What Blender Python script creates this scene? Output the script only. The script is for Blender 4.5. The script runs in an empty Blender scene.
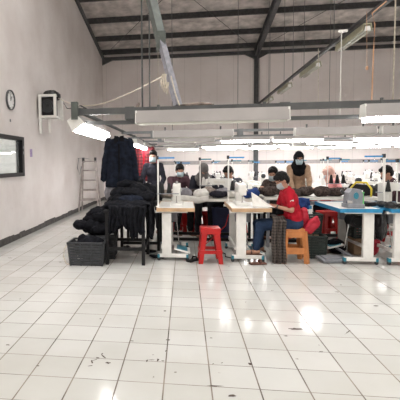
import bpy, bmesh, math, random
from mathutils import Vector, Matrix, noise, Euler
PI = math.pi
random.seed(7)
S = bpy.context.scene
COL = S.collection

# ------------------------------------------------------------------ camera
F, YAW, PITCH, ROLL, CX, CY, EYE = 429.1, -.1422, -.0585, -.0107, 123.35, 188.4, 1.42
def cam_axes():
    cy, sy, cp, sp, cr, sr = math.cos(YAW), math.sin(YAW), math.cos(PITCH), math.sin(PITCH), math.cos(ROLL), math.sin(ROLL)
    f = Vector((sy*cp, cy*cp, sp)); r = Vector((cy, -sy, 0)); u = r.cross(f)
    return r*cr+u*sr, -r*sr+u*cr, f
RR, UU, FF = cam_axes()
def ray(x, y): return FF + RR*((x-CX)/F) - UU*((y-CY)/F)
def at(x, y, Y):            # point of the place at depth Y from a measured photo position
    d = ray(x, y); s = Y/d.y
    return Vector((d.x*s, Y, EYE+d.z*s))
def atx(x, y, X):
    d = ray(x, y); s = X/d.x
    return Vector((X, d.y*s, EYE+d.z*s))
cd = bpy.data.cameras.new('camera'); cam = bpy.data.objects.new('camera', cd); COL.objects.link(cam)
M = Matrix(((RR.x, UU.x, -FF.x, 0), (RR.y, UU.y, -FF.y, 0), (RR.z, UU.z, -FF.z, EYE), (0, 0, 0, 1)))
cam.matrix_world = M
cd.sensor_width = 36; cd.lens = F/400*36; cd.shift_x = (200-CX)/400; cd.shift_y = (CY-200)/400
cd.clip_start = .05; cd.clip_end = 200
S.camera = cam

# ------------------------------------------------------------------ materials
def mat(name, col, rough=.6, metal=0, var=.12, scale=12, bump=0, bscale=None, emit=0, spec=.5, alpha=None):
    m = bpy.data.materials.new(name); m.use_nodes = True
    nt = m.node_tree; N = nt.nodes; L = nt.links; b = N['Principled BSDF']
    b.inputs['Roughness'].default_value = rough; b.inputs['Metallic'].default_value = metal
    b.inputs['Specular IOR Level'].default_value = spec
    c = (col[0], col[1], col[2], 1)
    tc = N.new('ShaderNodeTexCoord')
    if var > 0:
        n = N.new('ShaderNodeTexNoise'); n.inputs['Scale'].default_value = scale; n.inputs['Detail'].default_value = 4
        L.new(tc.outputs['Object'], n.inputs['Vector'])
        r = N.new('ShaderNodeValToRGB'); r.color_ramp.elements[0].position = .3; r.color_ramp.elements[1].position = .7
        r.color_ramp.elements[0].color = (max(0, c[0]*(1-var)), max(0, c[1]*(1-var)), max(0, c[2]*(1-var)), 1)
        r.color_ramp.elements[1].color = (min(1, c[0]*(1+var)), min(1, c[1]*(1+var)), min(1, c[2]*(1+var)), 1)
        L.new(n.outputs['Fac'], r.inputs['Fac']); L.new(r.outputs['Color'], b.inputs['Base Color'])
    else:
        b.inputs['Base Color'].default_value = c
    if bump > 0:
        n2 = N.new('ShaderNodeTexNoise'); n2.inputs['Scale'].default_value = bscale or scale*3; n2.inputs['Detail'].default_value = 5
        L.new(tc.outputs['Object'], n2.inputs['Vector'])
        bp = N.new('ShaderNodeBump'); bp.inputs['Strength'].default_value = bump; bp.inputs['Distance'].default_value = .02
        L.new(n2.outputs['Fac'], bp.inputs['Height']); L.new(bp.outputs['Normal'], b.inputs['Normal'])
    if emit:
        b.inputs['Emission Color'].default_value = c; b.inputs['Emission Strength'].default_value = emit
    return m

def plaid(name, base, l1, l2, scale=30, rot=0, coord='Object'):
    m = mat(name, base, .9, var=0); nt = m.node_tree; N = nt.nodes; L = nt.links; b = N['Principled BSDF']
    tc = N.new('ShaderNodeTexCoord'); sp = N.new('ShaderNodeSeparateXYZ'); L.new(tc.outputs[coord], sp.inputs[0])
    def stripes(out, freq, width, phase=0):
        a = N.new('ShaderNodeMath'); a.operation = 'MULTIPLY_ADD'; a.inputs[1].default_value = freq; a.inputs[2].default_value = phase; L.new(out, a.inputs[0])
        f = N.new('ShaderNodeMath'); f.operation = 'FRACT'; L.new(a.outputs[0], f.inputs[0])
        g = N.new('ShaderNodeMath'); g.operation = 'LESS_THAN'; g.inputs[1].default_value = width; L.new(f.outputs[0], g.inputs[0])
        return g.outputs[0]
    col = b.inputs['Base Color']
    prev = None
    for out, fr, w, ph, cc in ((sp.outputs['X'], scale, .35, 0, l1), (sp.outputs['Z'], scale, .35, .2, l1), (sp.outputs['X'], scale, .1, .5, l2), (sp.outputs['Z'], scale, .1, .6, l2)):
        s = stripes(out, fr, w, ph)
        k = N.new('ShaderNodeMath'); k.operation = 'MULTIPLY'; k.inputs[1].default_value = .65; L.new(s, k.inputs[0])
        mx = N.new('ShaderNodeMixRGB'); mx.inputs[2].default_value = (*cc, 1)
        if prev is None: mx.inputs[1].default_value = (*base, 1)
        else: L.new(prev, mx.inputs[1])
        L.new(k.outputs[0], mx.inputs[0]); prev = mx.outputs[0]
    L.new(prev, col)
    return m

def wall_mat(name, c1, c2, joints=False, low=None):
    m = mat(name, c1, .85, var=0); nt = m.node_tree; N = nt.nodes; L = nt.links; b = N['Principled BSDF']
    g = N.new('ShaderNodeNewGeometry')
    n = N.new('ShaderNodeTexNoise'); n.inputs['Scale'].default_value = .9; n.inputs['Detail'].default_value = 7; n.inputs['Roughness'].default_value = .6
    L.new(g.outputs['Position'], n.inputs['Vector'])
    r = N.new('ShaderNodeValToRGB'); r.color_ramp.elements[0].position = .35; r.color_ramp.elements[1].position = .65
    r.color_ramp.elements[0].color = (*c1, 1); r.color_ramp.elements[1].color = (*c2, 1)
    L.new(n.outputs['Fac'], r.inputs['Fac']); out = r.outputs['Color']
    n3 = N.new('ShaderNodeTexNoise'); n3.inputs['Scale'].default_value = 7; n3.inputs['Detail'].default_value = 8
    L.new(g.outputs['Position'], n3.inputs['Vector'])
    r3 = N.new('ShaderNodeValToRGB'); r3.color_ramp.elements[0].position = .66; r3.color_ramp.elements[1].position = .8
    r3.color_ramp.elements[0].color = (0, 0, 0, 1); r3.color_ramp.elements[1].color = (.5, .5, .5, 1)
    L.new(n3.outputs['Fac'], r3.inputs['Fac'])
    mx = N.new('ShaderNodeMixRGB'); L.new(r3.outputs['Color'], mx.inputs[0]); L.new(out, mx.inputs[1]); mx.inputs[2].default_value = (c1[0]*.75, c1[1]*.72, c1[2]*.7, 1); out = mx.outputs[0]
    if joints:
        sp = N.new('ShaderNodeSeparateXYZ'); L.new(g.outputs['Position'], sp.inputs[0])
        a = N.new('ShaderNodeMath'); a.operation = 'MULTIPLY'; a.inputs[1].default_value = 1/.6; L.new(sp.outputs['X'], a.inputs[0])
        f = N.new('ShaderNodeMath'); f.operation = 'FRACT'; L.new(a.outputs[0], f.inputs[0])
        h = N.new('ShaderNodeMath'); h.operation = 'LESS_THAN'; h.inputs[1].default_value = .035; L.new(f.outputs[0], h.inputs[0])
        k = N.new('ShaderNodeMath'); k.operation = 'MULTIPLY'; k.inputs[1].default_value = .3; L.new(h.outputs[0], k.inputs[0])
        m2 = N.new('ShaderNodeMixRGB'); L.new(k.outputs[0], m2.inputs[0]); L.new(out, m2.inputs[1]); m2.inputs[2].default_value = (c1[0]*.6, c1[1]*.6, c1[2]*.6, 1); out = m2.outputs[0]
    L.new(out, b.inputs['Base Color'])
    bp = N.new('ShaderNodeBump'); bp.inputs['Strength'].default_value = .25; bp.inputs['Distance'].default_value = .02
    L.new(n3.outputs['Fac'], bp.inputs['Height']); L.new(bp.outputs['Normal'], b.inputs['Normal'])
    return m

def floor_mat():
    m = mat('glazed_floor_tile', (.8, .8, .78), .13, var=0); nt = m.node_tree; N = nt.nodes; L = nt.links; b = N['Principled BSDF']
    g = N.new('ShaderNodeNewGeometry'); sp = N.new('ShaderNodeSeparateXYZ'); L.new(g.outputs['Position'], sp.inputs[0])
    def ax(out, off, wob):
        a = N.new('ShaderNodeMath'); a.operation = 'SUBTRACT'; a.inputs[1].default_value = off; L.new(out, a.inputs[0])
        d = N.new('ShaderNodeMath'); d.operation = 'DIVIDE'; d.inputs[1].default_value = .3; L.new(a.outputs[0], d.inputs[0])
        fl = N.new('ShaderNodeMath'); fl.operation = 'FLOOR'; L.new(d.outputs[0], fl.inputs[0])
        fr = N.new('ShaderNodeMath'); fr.operation = 'FRACT'; L.new(d.outputs[0], fr.inputs[0])
        h = N.new('ShaderNodeMath'); h.operation = 'SUBTRACT'; h.inputs[0].default_value = .5; 
        s = N.new('ShaderNodeMath'); s.operation = 'SUBTRACT'; s.inputs[1].default_value = .5; L.new(fr.outputs[0], s.inputs[0])
        ab = N.new('ShaderNodeMath'); ab.operation = 'ABSOLUTE'; L.new(s.outputs[0], ab.inputs[0]); L.new(ab.outputs[0], h.inputs[1])
        return fl.outputs[0], h.outputs[0]
    fx, dx = ax(sp.outputs['X'], .164, 0); fy, dy = ax(sp.outputs['Y'], 2.696, 0)
    # joints along the hall are a little wider and dirtier than the cross joints
    gx = N.new('ShaderNodeMath'); gx.operation = 'LESS_THAN'; gx.inputs[1].default_value = .015; L.new(dx, gx.inputs[0])
    gy = N.new('ShaderNodeMath'); gy.operation = 'LESS_THAN'; gy.inputs[1].default_value = .010; L.new(dy, gy.inputs[0])
    cmb = N.new('ShaderNodeCombineXYZ'); L.new(fx, cmb.inputs[0]); L.new(fy, cmb.inputs[1])
    wn = N.new('ShaderNodeTexWhiteNoise'); wn.noise_dimensions = '3D'; L.new(cmb.outputs[0], wn.inputs['Vector'])
    r = N.new('ShaderNodeValToRGB'); r.color_ramp.elements[0].color = (.53, .53, .50, 1); r.color_ramp.elements[1].color = (.60, .60, .575, 1)
    L.new(wn.outputs['Value'], r.inputs['Fac'])
    n = N.new('ShaderNodeTexNoise'); n.inputs['Scale'].default_value = 1.3; n.inputs['Detail'].default_value = 6; L.new(g.outputs['Position'], n.inputs['Vector'])
    rr = N.new('ShaderNodeValToRGB'); rr.color_ramp.elements[0].position = .4; rr.color_ramp.elements[1].position = .7
    rr.color_ramp.elements[0].color = (0, 0, 0, 1); rr.color_ramp.elements[1].color = (.35, .35, .35, 1); L.new(n.outputs['Fac'], rr.inputs['Fac'])
    mx = N.new('ShaderNodeMixRGB'); L.new(rr.outputs['Color'], mx.inputs[0]); L.new(r.outputs['Color'], mx.inputs[1]); mx.inputs[2].default_value = (.43, .41, .36, 1)
    # small dark specks of dirt
    vn = N.new('ShaderNodeTexNoise'); vn.inputs['Scale'].default_value = 11; vn.inputs['Detail'].default_value = 3; L.new(g.outputs['Position'], vn.inputs['Vector'])
    vr = N.new('ShaderNodeValToRGB'); vr.color_ramp.elements[0].position = .735; vr.color_ramp.elements[1].position = .76
    vr.color_ramp.elements[0].color = (0, 0, 0, 1); vr.color_ramp.elements[1].color = (.8, .8, .8, 1); L.new(vn.outputs['Fac'], vr.inputs['Fac'])
    m2 = N.new('ShaderNodeMixRGB'); L.new(vr.outputs['Color'], m2.inputs[0]); L.new(mx.outputs[0], m2.inputs[1]); m2.inputs[2].default_value = (.12, .09, .07, 1)
    # joint colour broken up by dirt
    jn = N.new('ShaderNodeTexNoise'); jn.inputs['Scale'].default_value = 2.5; jn.inputs['Detail'].default_value = 4; L.new(g.outputs['Position'], jn.inputs['Vector'])
    jr = N.new('ShaderNodeValToRGB'); jr.color_ramp.elements[0].position = .35; jr.color_ramp.elements[1].position = .65
    jr.color_ramp.elements[0].color = (.05, .035, .025, 1); jr.color_ramp.elements[1].color = (.24, .20, .16, 1); L.new(jn.outputs['Fac'], jr.inputs['Fac'])
    mm = N.new('ShaderNodeMath'); mm.operation = 'MAXIMUM'; L.new(gx.outputs[0], mm.inputs[0]); L.new(gy.outputs[0], mm.inputs[1])
    m3 = N.new('ShaderNodeMixRGB'); L.new(mm.outputs[0], m3.inputs[0]); L.new(m2.outputs[0], m3.inputs[1]); L.new(jr.outputs['Color'], m3.inputs[2])
    L.new(m3.outputs[0], b.inputs['Base Color'])
    rg = N.new('ShaderNodeMath'); rg.operation = 'MULTIPLY_ADD'; rg.inputs[1].default_value = .12; rg.inputs[2].default_value = .07; L.new(n.outputs['Fac'], rg.inputs[0])
    ra = N.new('ShaderNodeMath'); ra.operation = 'MULTIPLY_ADD'; ra.inputs[1].default_value = .5; L.new(mm.outputs[0], ra.inputs[0]); L.new(rg.outputs[0], ra.inputs[2])
    L.new(ra.outputs[0], b.inputs['Roughness'])
    bn = N.new('ShaderNodeTexNoise'); bn.inputs['Scale'].default_value = 5; bn.inputs['Detail'].default_value = 2; L.new(g.outputs['Position'], bn.inputs['Vector'])
    bp = N.new('ShaderNodeBump'); bp.inputs['Strength'].default_value = .12; bp.inputs['Distance'].default_value = .01
    L.new(bn.outputs['Fac'], bp.inputs['Height']); L.new(bp.outputs['Normal'], b.inputs['Normal'])
    return m

K = dict(
    floor=floor_mat(),
    wall_l=wall_mat('left_wall_plaster', (.62, .57, .545), (.72, .68, .66)),
    wall_b=wall_mat('back_wall_panels', (.78, .715, .69), (.84, .785, .765), joints=True),
    roof=mat('foil_insulation', (.50, .455, .43), .7, var=.35, scale=3.5, bump=.6, bscale=9),
    steel=mat('dark_painted_steel', (.055, .054, .056), .55, var=.3),
    pipe=mat('grey_steel_pipe', (.105, .11, .11), .5, .2, var=.2, scale=6),
    farpipe=mat('hazed_grey_pipe', (.20, .21, .22), .5, .1, var=.15),  # paler copy of the pipe for far racks, haze put into the colour
    greenpipe=mat('green_grey_steel', (.10, .115, .105), .55, .1, var=.25),
    greypipe=mat('pale_grey_pvc', (.22, .22, .25), .5, var=.25, scale=20),
    trough=mat('white_enamel_reflector', (.40, .38, .37), .5, var=.1, scale=4),
    cap=mat('lamp_end_cap', (.8, .8, .76), .4, var=.05),
    dull=mat('unlit_tube_glass', (.68, .68, .62), .25, var=.03),
    lit=mat('lit_tube', (1, .97, .96), .3, var=0, emit=25),
    oldlamp=mat('aged_cream_reflector', (.42, .40, .28), .5, var=.15),
    black=mat('black_metal', (.008, .008, .009), .5, var=.3, spec=.3),
    base=mat('baseboard_dark', (.055, .05, .047), .7, var=.5, scale=9),
    glass=None,
    white=mat('white_enamel', (.78, .77, .73), .35, var=.06),
    cream=mat('cream_enamel', (.72, .70, .64), .4, var=.1),
    wood=mat('beech_edge', (.50, .33, .19), .5, var=.2, scale=8),
    blue=mat('blue_edge_band', (.02, .22, .42), .45, var=.15),
    barblue=mat('blue_bar_paint', (.03, .25, .55), .4, var=.1),
    teal=mat('teal_plastic', (.03, .20, .27), .4, var=.15),
    grey=mat('grey_plastic', (.22, .23, .25), .45, var=.15),
    dgrey=mat('charcoal_plastic', (.035, .038, .042), .5, var=.3, scale=20),
    crate=mat('dark_green_crate_plastic', (.018, .028, .024), .5, var=.3),
    navybin=mat('navy_bin_plastic', (.012, .018, .07), .5, var=.2),
    alu=mat('dull_aluminium', (.42, .38, .36), .4, .7, var=.2),
    red=mat('red_plastic', (.45, .012, .012), .32, var=.12),
    orange=mat('orange_plastic', (.50, .19, .06), .4, var=.12),
    redcloth=mat('red_cotton', (.36, .010, .022), .85, var=.15, bump=.25, bscale=30, spec=.15),
    redbag=mat('red_bag_fabric', (.42, .010, .03), .6, var=.15, bump=.3, bscale=20),
    jeans=mat('blue_denim', (.018, .033, .068), .85, var=.3, scale=9, bump=.3, spec=.15),
    skin=mat('skin', (.40, .21, .14), .5, var=.08, scale=20),
    eye=mat('dark_eye', (.01, .008, .008), .2, var=0),
    lip=mat('lip', (.30, .10, .09), .5, var=0),
    hair=mat('black_hair', (.008, .007, .007), .45, var=.3, scale=40, bump=.5, bscale=90, spec=.15),
    mask=mat('pale_blue_mask', (.42, .53, .57), .8, var=.05),
    maskw=mat('grey_mask', (.35, .40, .42), .8, var=.05),
    hijab=mat('black_hijab', (.006, .006, .007), .85, var=.3, bump=.3, spec=.15),
    hijabg=mat('grey_brown_hijab', (.13, .12, .115), .85, var=.25, bump=.3),
    hijabp=mat('beige_pink_hijab', (.58, .36, .30), .85, var=.25, bump=.3),
    pink=mat('pink_cloth', (.72, .30, .30), .85, var=.2, bump=.3),
    tan=mat('tan_jacket', (.34, .22, .14), .85, var=.25, bump=.3),
    maroon=mat('maroon_plum_shirt', (.085, .045, .055), .85, var=.3, bump=.3, spec=.15),
    dshirt=mat('dark_shirt', (.02, .02, .028), .85, var=.3, bump=.3, spec=.15),
    gshirt=mat('dark_grey_shirt', (.045, .05, .065), .85, var=.3, bump=.3, spec=.15),
    trous=mat('dark_trousers', (.02, .02, .024), .85, var=.3, bump=.3, spec=.15),
    blackcloth=mat('black_cloth', (.005, .0055, .008), .8, var=.5, scale=14, bump=.5, bscale=40, spec=.15),
    navycloth=mat('navy_cloth', (.008, .011, .02), .85, var=.5, scale=14, bump=.4, bscale=40, spec=.15),
    browncloth=mat('dark_brown_check_cloth', (.06, .045, .04), .85, var=.6, scale=35, bump=.5, bscale=40, spec=.15),
    greycloth=mat('grey_cloth', (.20, .19, .21), .85, var=.3, scale=14, bump=.4, bscale=40),
    whitecloth=mat('white_cloth', (.66, .64, .60), .85, var=.12, scale=14, bump=.4, bscale=40),
    taupecloth=mat('taupe_cloth', (.27, .22, .19), .85, var=.4, scale=20, bump=.4, bscale=40),
    bluecloth=mat('blue_cloth', (.03, .06, .20), .85, var=.3, bump=.4, bscale=40, spec=.15),
    bag=mat('black_plastic_bag', (.010, .010, .011), .28, var=.3, bump=.5, bscale=25),
    plaidgrey=plaid('brown_grey_plaid', (.06, .046, .04), (.022, .018, .016), (.16, .135, .11), 24),
    plaidred=plaid('red_plaid', (.15, .008, .012), (.03, .005, .008), (.22, .03, .04), 13),
    yellow=mat('yellow_plastic', (.65, .50, .03), .45, var=.1),
    green=mat('green_plastic', (.10, .50, .12), .4, var=.1),
    rope=mat('pale_rope', (.62, .56, .46), .8, var=.2, scale=40),
    orwire=mat('orange_wire', (.50, .28, .16), .6, var=.1),
    skinfoot=mat('brown_sandal', (.10, .04, .025), .6, var=.2),
    dial=mat('clock_dial', (.80, .80, .78), .4, var=.03),
    sticker=mat('purple_sticker', (.30, .22, .42), .5, var=.5, scale=40),
    chrome=mat('bare_metal', (.6, .6, .6), .25, .9, var=.1),
    stain=mat('dried_dirt', (.05, .03, .02), .6, var=.4, scale=60),
    brown=mat('brown_cardboard', (.30, .20, .12), .8, var=.2),
    band=mat('grey_band_paint', (.38, .35, .34), .7, var=.1),
    off=mat('office_wall', (.84, .84, .82), .7, var=.06),
)
gm = bpy.data.materials.new('window_glass'); gm.use_nodes = True
gb = gm.node_tree.nodes['Principled BSDF']; gb.inputs['Base Color'].default_value = (.9, .95, .95, 1)
gb.inputs['Roughness'].default_value = .02; gb.inputs['Transmission Weight'].default_value = .92; gb.inputs['IOR'].default_value = 1.25
K['glass'] = gm

# ------------------------------------------------------------------ mesh helpers
class MB:
    def __init__(s): s.bm = bmesh.new()
    def box(s, c, d, rot=None, bev=0, mi=0):
        r = bmesh.ops.create_cube(s.bm, size=1)
        vs = r['verts']
        bmesh.ops.scale(s.bm, vec=d, verts=vs)
        if bev:
            es = list({e for v in vs for e in v.link_edges})
            rb = bmesh.ops.bevel(s.bm, geom=es, offset=bev, segments=2, affect='EDGES', profile=.6)
            vs = list({v for v in rb['verts']} | {v for v in vs if v.is_valid})
        if rot is not None: bmesh.ops.rotate(s.bm, cent=(0, 0, 0), matrix=Euler(rot).to_matrix(), verts=vs)
        bmesh.ops.translate(s.bm, vec=Vector(c), verts=vs)
        if mi:
            for f in {f for v in vs for f in v.link_faces}: f.material_index = mi
        return s
    def bx(s, x0, x1, y0, y1, z0, z1, bev=0): return s.box(((x0+x1)/2, (y0+y1)/2, (z0+z1)/2), (abs(x1-x0), abs(y1-y0), abs(z1-z0)), bev=bev)
    def bar(s, p, q, w, h=None, bev=0):       # square-section bar between two points
        p, q = Vector(p), Vector(q); d = q-p; h = h or w
        rt = d.to_track_quat('Z', 'Y').to_matrix()
        r = bmesh.ops.create_cube(s.bm, size=1); vs = r['verts']
        bmesh.ops.scale(s.bm, vec=(w, h, d.length), verts=vs)
        bmesh.ops.rotate(s.bm, cent=(0, 0, 0), matrix=rt, verts=vs)
        bmesh.ops.translate(s.bm, vec=(p+q)/2, verts=vs)
        return s
    def cyl(s, p, q, r1, r2=None, n=16, caps=True):
        p, q = Vector(p), Vector(q); d = q-p; r2 = r1 if r2 is None else r2
        rt = d.to_track_quat('Z', 'Y').to_matrix()
        r = bmesh.ops.create_cone(s.bm, cap_ends=caps, segments=n, radius1=r1, radius2=r2, depth=d.length); vs = r['verts']
        bmesh.ops.rotate(s.bm, cent=(0, 0, 0), matrix=rt, verts=vs)
        bmesh.ops.translate(s.bm, vec=(p+q)/2, verts=vs)
        return s
    def ell(s, c, r, rot=None, seg=16, ring=10):
        if not hasattr(r, '__len__'): r = (r, r, r)
        o = bmesh.ops.create_uvsphere(s.bm, u_segments=seg, v_segments=ring, radius=1); vs = o['verts']
        bmesh.ops.scale(s.bm, vec=r, verts=vs)
        if rot is not None:
            mt = rot if isinstance(rot, Matrix) else Euler(rot).to_matrix()
            bmesh.ops.rotate(s.bm, cent=(0, 0, 0), matrix=mt, verts=vs)
        bmesh.ops.translate(s.bm, vec=Vector(c), verts=vs)
        return s
    def cap(s, p, r1, q, r2, n=14):             # tapered capsule
        p, q = Vector(p), Vector(q)
        if (q-p).length > 1e-4: s.cyl(p, q, r1, r2, n)
        s.ell(p, r1, seg=n, ring=8); s.ell(q, r2, seg=n, ring=8)
        return s
    def tube(s, pts, r, n=8):
        pts = [Vector(p) for p in pts]; rings = []
        for i, p in enumerate(pts):
            a = pts[max(i-1, 0)]; b = pts[min(i+1, len(pts)-1)]; d = (b-a)
            if d.length < 1e-6: d = Vector((0, 0, 1))
            m = d.to_track_quat('Z', 'Y').to_matrix(); rr = r[i] if hasattr(r, '__len__') else r
            rings.append([s.bm.verts.new(p + m @ Vector((math.cos(2*PI*k/n)*rr, math.sin(2*PI*k/n)*rr, 0))) for k in range(n)])
        for a, b in zip(rings, rings[1:]):
            for k in range(n): s.bm.faces.new((a[k], a[(k+1) % n], b[(k+1) % n], b[k]))
        s.bm.faces.new(list(reversed(rings[0]))); s.bm.faces.new(rings[-1])
        return s
    def lathe(s, prof, c=(0, 0, 0), n=20):       # profile of (radius, z)
        c = Vector(c); rings = [[s.bm.verts.new(c+Vector((math.cos(2*PI*k/n)*r, math.sin(2*PI*k/n)*r, z))) for k in range(n)] for r, z in prof]
        for a, b in zip(rings, rings[1:]):
            for k in range(n): s.bm.faces.new((a[k], a[(k+1) % n], b[(k+1) % n], b[k]))
        s.bm.faces.new(list(reversed(rings[0]))); s.bm.faces.new(rings[-1])
        return s
    def prism(s, poly, axis, a, b):              # polygon in the plane normal to axis, extruded from a to b
        def P(u, v, w): return {'x': (w, u, v), 'y': (u, w, v), 'z': (u, v, w)}[axis]
        A = [s.bm.verts.new(P(u, v, a)) for u, v in poly]; B = [s.bm.verts.new(P(u, v, b)) for u, v in poly]
        n = len(poly); s.bm.faces.new(A); s.bm.faces.new(list(reversed(B)))
        for k in range(n): s.bm.faces.new((A[k], B[k], B[(k+1) % n], A[(k+1) % n]))
        return s
    def sheet(s, fn, nu, nv, th=.004):           # closed thin sheet with real thickness
        g = [[Vector(fn(i/nu, j/nv)) for j in range(nv+1)] for i in range(nu+1)]
        nor = [[None]*(nv+1) for _ in range(nu+1)]
        for i in range(nu+1):
            for j in range(nv+1):
                du = g[min(i+1, nu)][j]-g[max(i-1, 0)][j]; dv = g[i][min(j+1, nv)]-g[i][max(j-1, 0)]
                n = du.cross(dv); nor[i][j] = n.normalized() if n.length > 1e-9 else Vector((0, 0, 1))
        T = [[s.bm.verts.new(g[i][j]+nor[i][j]*th/2) for j in range(nv+1)] for i in range(nu+1)]
        B = [[s.bm.verts.new(g[i][j]-nor[i][j]*th/2) for j in range(nv+1)] for i in range(nu+1)]
        for i in range(nu):
            for j in range(nv):
                s.bm.faces.new((T[i][j], T[i+1][j], T[i+1][j+1], T[i][j+1]))
                s.bm.faces.new((B[i][j], B[i][j+1], B[i+1][j+1], B[i+1][j]))
        for i in range(nu):
            s.bm.faces.new((T[i][0], B[i][0], B[i+1][0], T[i+1][0])); s.bm.faces.new((T[i][nv], T[i+1][nv], B[i+1][nv], B[i][nv]))
        for j in range(nv):
            s.bm.faces.new((T[0][j], T[0][j+1], B[0][j+1], B[0][j])); s.bm.faces.new((T[nu][j], B[nu][j], B[nu][j+1], T[nu][j+1]))
        return s
    def build(s, name, m, parent=None, smooth=False, loc=None):
        me = bpy.data.meshes.new(name); bmesh.ops.recalc_face_normals(s.bm, faces=s.bm.faces)
        s.bm.to_mesh(me); s.bm.free()
        for x in (m if isinstance(m, (list, tuple)) else [m]): me.materials.append(x)
        if smooth: me.polygons.foreach_set('use_smooth', [True]*len(me.polygons))
        o = bpy.data.objects.new(name, me); COL.objects.link(o)
        if smooth == 'auto':
            me.set_sharp_from_angle(angle=math.radians(40))
        if parent is not None: o.parent = parent
        if loc is not None: o.location = loc
        return o

def tag(o, label=None, cat=None, group=None, kind=None):
    if label: o['label'] = label
    if cat: o['category'] = cat
    if group: o['group'] = group
    if kind: o['kind'] = kind
    return o
def empty(name, loc, rz=0, label=None, cat=None, group=None):
    o = bpy.data.objects.new(name, None); COL.objects.link(o); o.location = loc; o.rotation_euler = (0, 0, rz); o.empty_display_size = .1
    return tag(o, label, cat, group)
def copy_tree(o, parent=None):
    c = o.copy(); COL.objects.link(c); c.parent = parent
    for k in ('label', 'category', 'group'):
        pass
    for ch in list(o.children): copy_tree(ch, c)
    return c
def place(o, loc, rz=0, label=None, group=None, scale=None):
    o.location = loc; o.rotation_euler = (0, 0, rz)
    if label: o['label'] = label
    if group: o['group'] = group
    if scale: o.scale = scale
    return o
class Proto:            # first use hands out the thing itself, later uses copies with their parts
    def __init__(s, fn): s.fn = fn; s.o = None
    def get(s):
        if s.o is None: s.o = s.fn(); s.src = s.o; return s.o
        return copy_tree(s.o)

def remesh(mb, name, m, parent, voxel, smooth_it=4, loc=None):
    me = bpy.data.meshes.new(name); bmesh.ops.recalc_face_normals(mb.bm, faces=mb.bm.faces); mb.bm.to_mesh(me); mb.bm.free()
    t = bpy.data.objects.new('tmp', me); COL.objects.link(t)
    md = t.modifiers.new('r', 'REMESH'); md.mode = 'VOXEL'; md.voxel_size = voxel; md.adaptivity = 0
    sm = t.modifiers.new('s', 'SMOOTH'); sm.factor = .5; sm.iterations = smooth_it
    dg = bpy.context.evaluated_depsgraph_get(); dg.update()
    me2 = bpy.data.meshes.new_from_object(t.evaluated_get(dg)); me2.name = name
    bpy.data.objects.remove(t); bpy.data.meshes.remove(me)
    me2.materials.clear()
    for x in (m if isinstance(m, (list, tuple)) else [m]): me2.materials.append(x)
    me2.polygons.foreach_set('use_smooth', [True]*len(me2.polygons))
    o = bpy.data.objects.new(name, me2); COL.objects.link(o); o.parent = parent
    if loc is not None: o.location = loc
    return o
def wrinkle(o, amp, freq, seed=0):
    off = Vector((seed*3.1, seed*1.7, seed*.9))
    me = o.data
    ns = [v.normal.copy() for v in me.vertices]
    for v, n in zip(me.vertices, ns):
        q = v.co*freq+off
        w = 1-abs(noise.noise(q))*2.2
        v.co += n*amp*(w*.6+noise.noise(q*2.7)*.5)

# ------------------------------------------------------------------ setting
XL, YB, YF, XR = -3.145, 16.6, -5.0, 13.0
def roofz(y): return 5.72+.172*(YB-y)
tag(MB().bx(XL-.2, XR+.2, YF, YB+.2, -.12, 0).build('floor', K['floor']), kind='structure', label='white glazed tile floor with dark joints')
floor = bpy.data.objects['floor']
# left wall with the opening for the office window
wy0, wy1, wz0, wz1 = 6.25, 8.1, 1.19, 1.95
w = MB(); t = .16
w.prism([(YF, 0), (YB+.2, 0), (YB+.2, wz0), (YF, wz0)], 'x', XL-t, XL)
w.prism([(YF, wz0), (wy0, wz0), (wy0, wz1), (YF, wz1)], 'x', XL-t, XL)
w.prism([(wy1, wz0), (YB+.2, wz0), (YB+.2, wz1), (wy1, wz1)], 'x', XL-t, XL)
w.prism([(YF, wz1), (YB+.2, wz1), (YB+.2, roofz(YB+.2)+.05), (YF, roofz(YF)+.05)], 'x', XL-t, XL)
tag(w.build('wall_left', K['wall_l']), kind='structure', label='tall plastered wall along the hall')
tag(MB().bx(XL-t, XR+.2, YB, YB+.2, 0, 5.78).build('wall_back', K['wall_b']), kind='structure', label='pale back wall of vertical panels')
tag(MB().prism([(YF, 0), (YB+.2, 0), (YB+.2, roofz(YB+.2)), (YF, roofz(YF))], 'x', XR, XR+.2).build('wall_right', K['wall_l']), kind='structure')
w_ = MB().bx(XL-.2, XR+.2, YF-.2, YF, 0, roofz(YF)+.05)
tag(w_.build('wall_front', K['wall_l']), kind='structure')
# ragged dark baseboard
def basef():
    m = MB(); y = YF; hp = .11
    rnd = random.Random(3)
    while y < YB:
        y2 = min(YB, y+rnd.uniform(.15, .5)); h = hp+rnd.uniform(-.012, .016)
        m.bx(XL+.0005, XL+.014, y, y2, .001, h); y = y2
    return m
tag(basef().build('baseboard_left', K['base']), kind='structure', label='dark painted skirting with a ragged top edge')
tag(MB().bx(XL+.02, XR, YB-.015, YB-.0005, .001, .12).build('baseboard_back', K['base']), kind='structure')
tag(MB().bx(XL+.005, XR, YB-.012, YB-.0005, 1.34, 1.48).build('trim_1', K['band']), kind='structure', label='grey horizontal band on the back wall')
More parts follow.
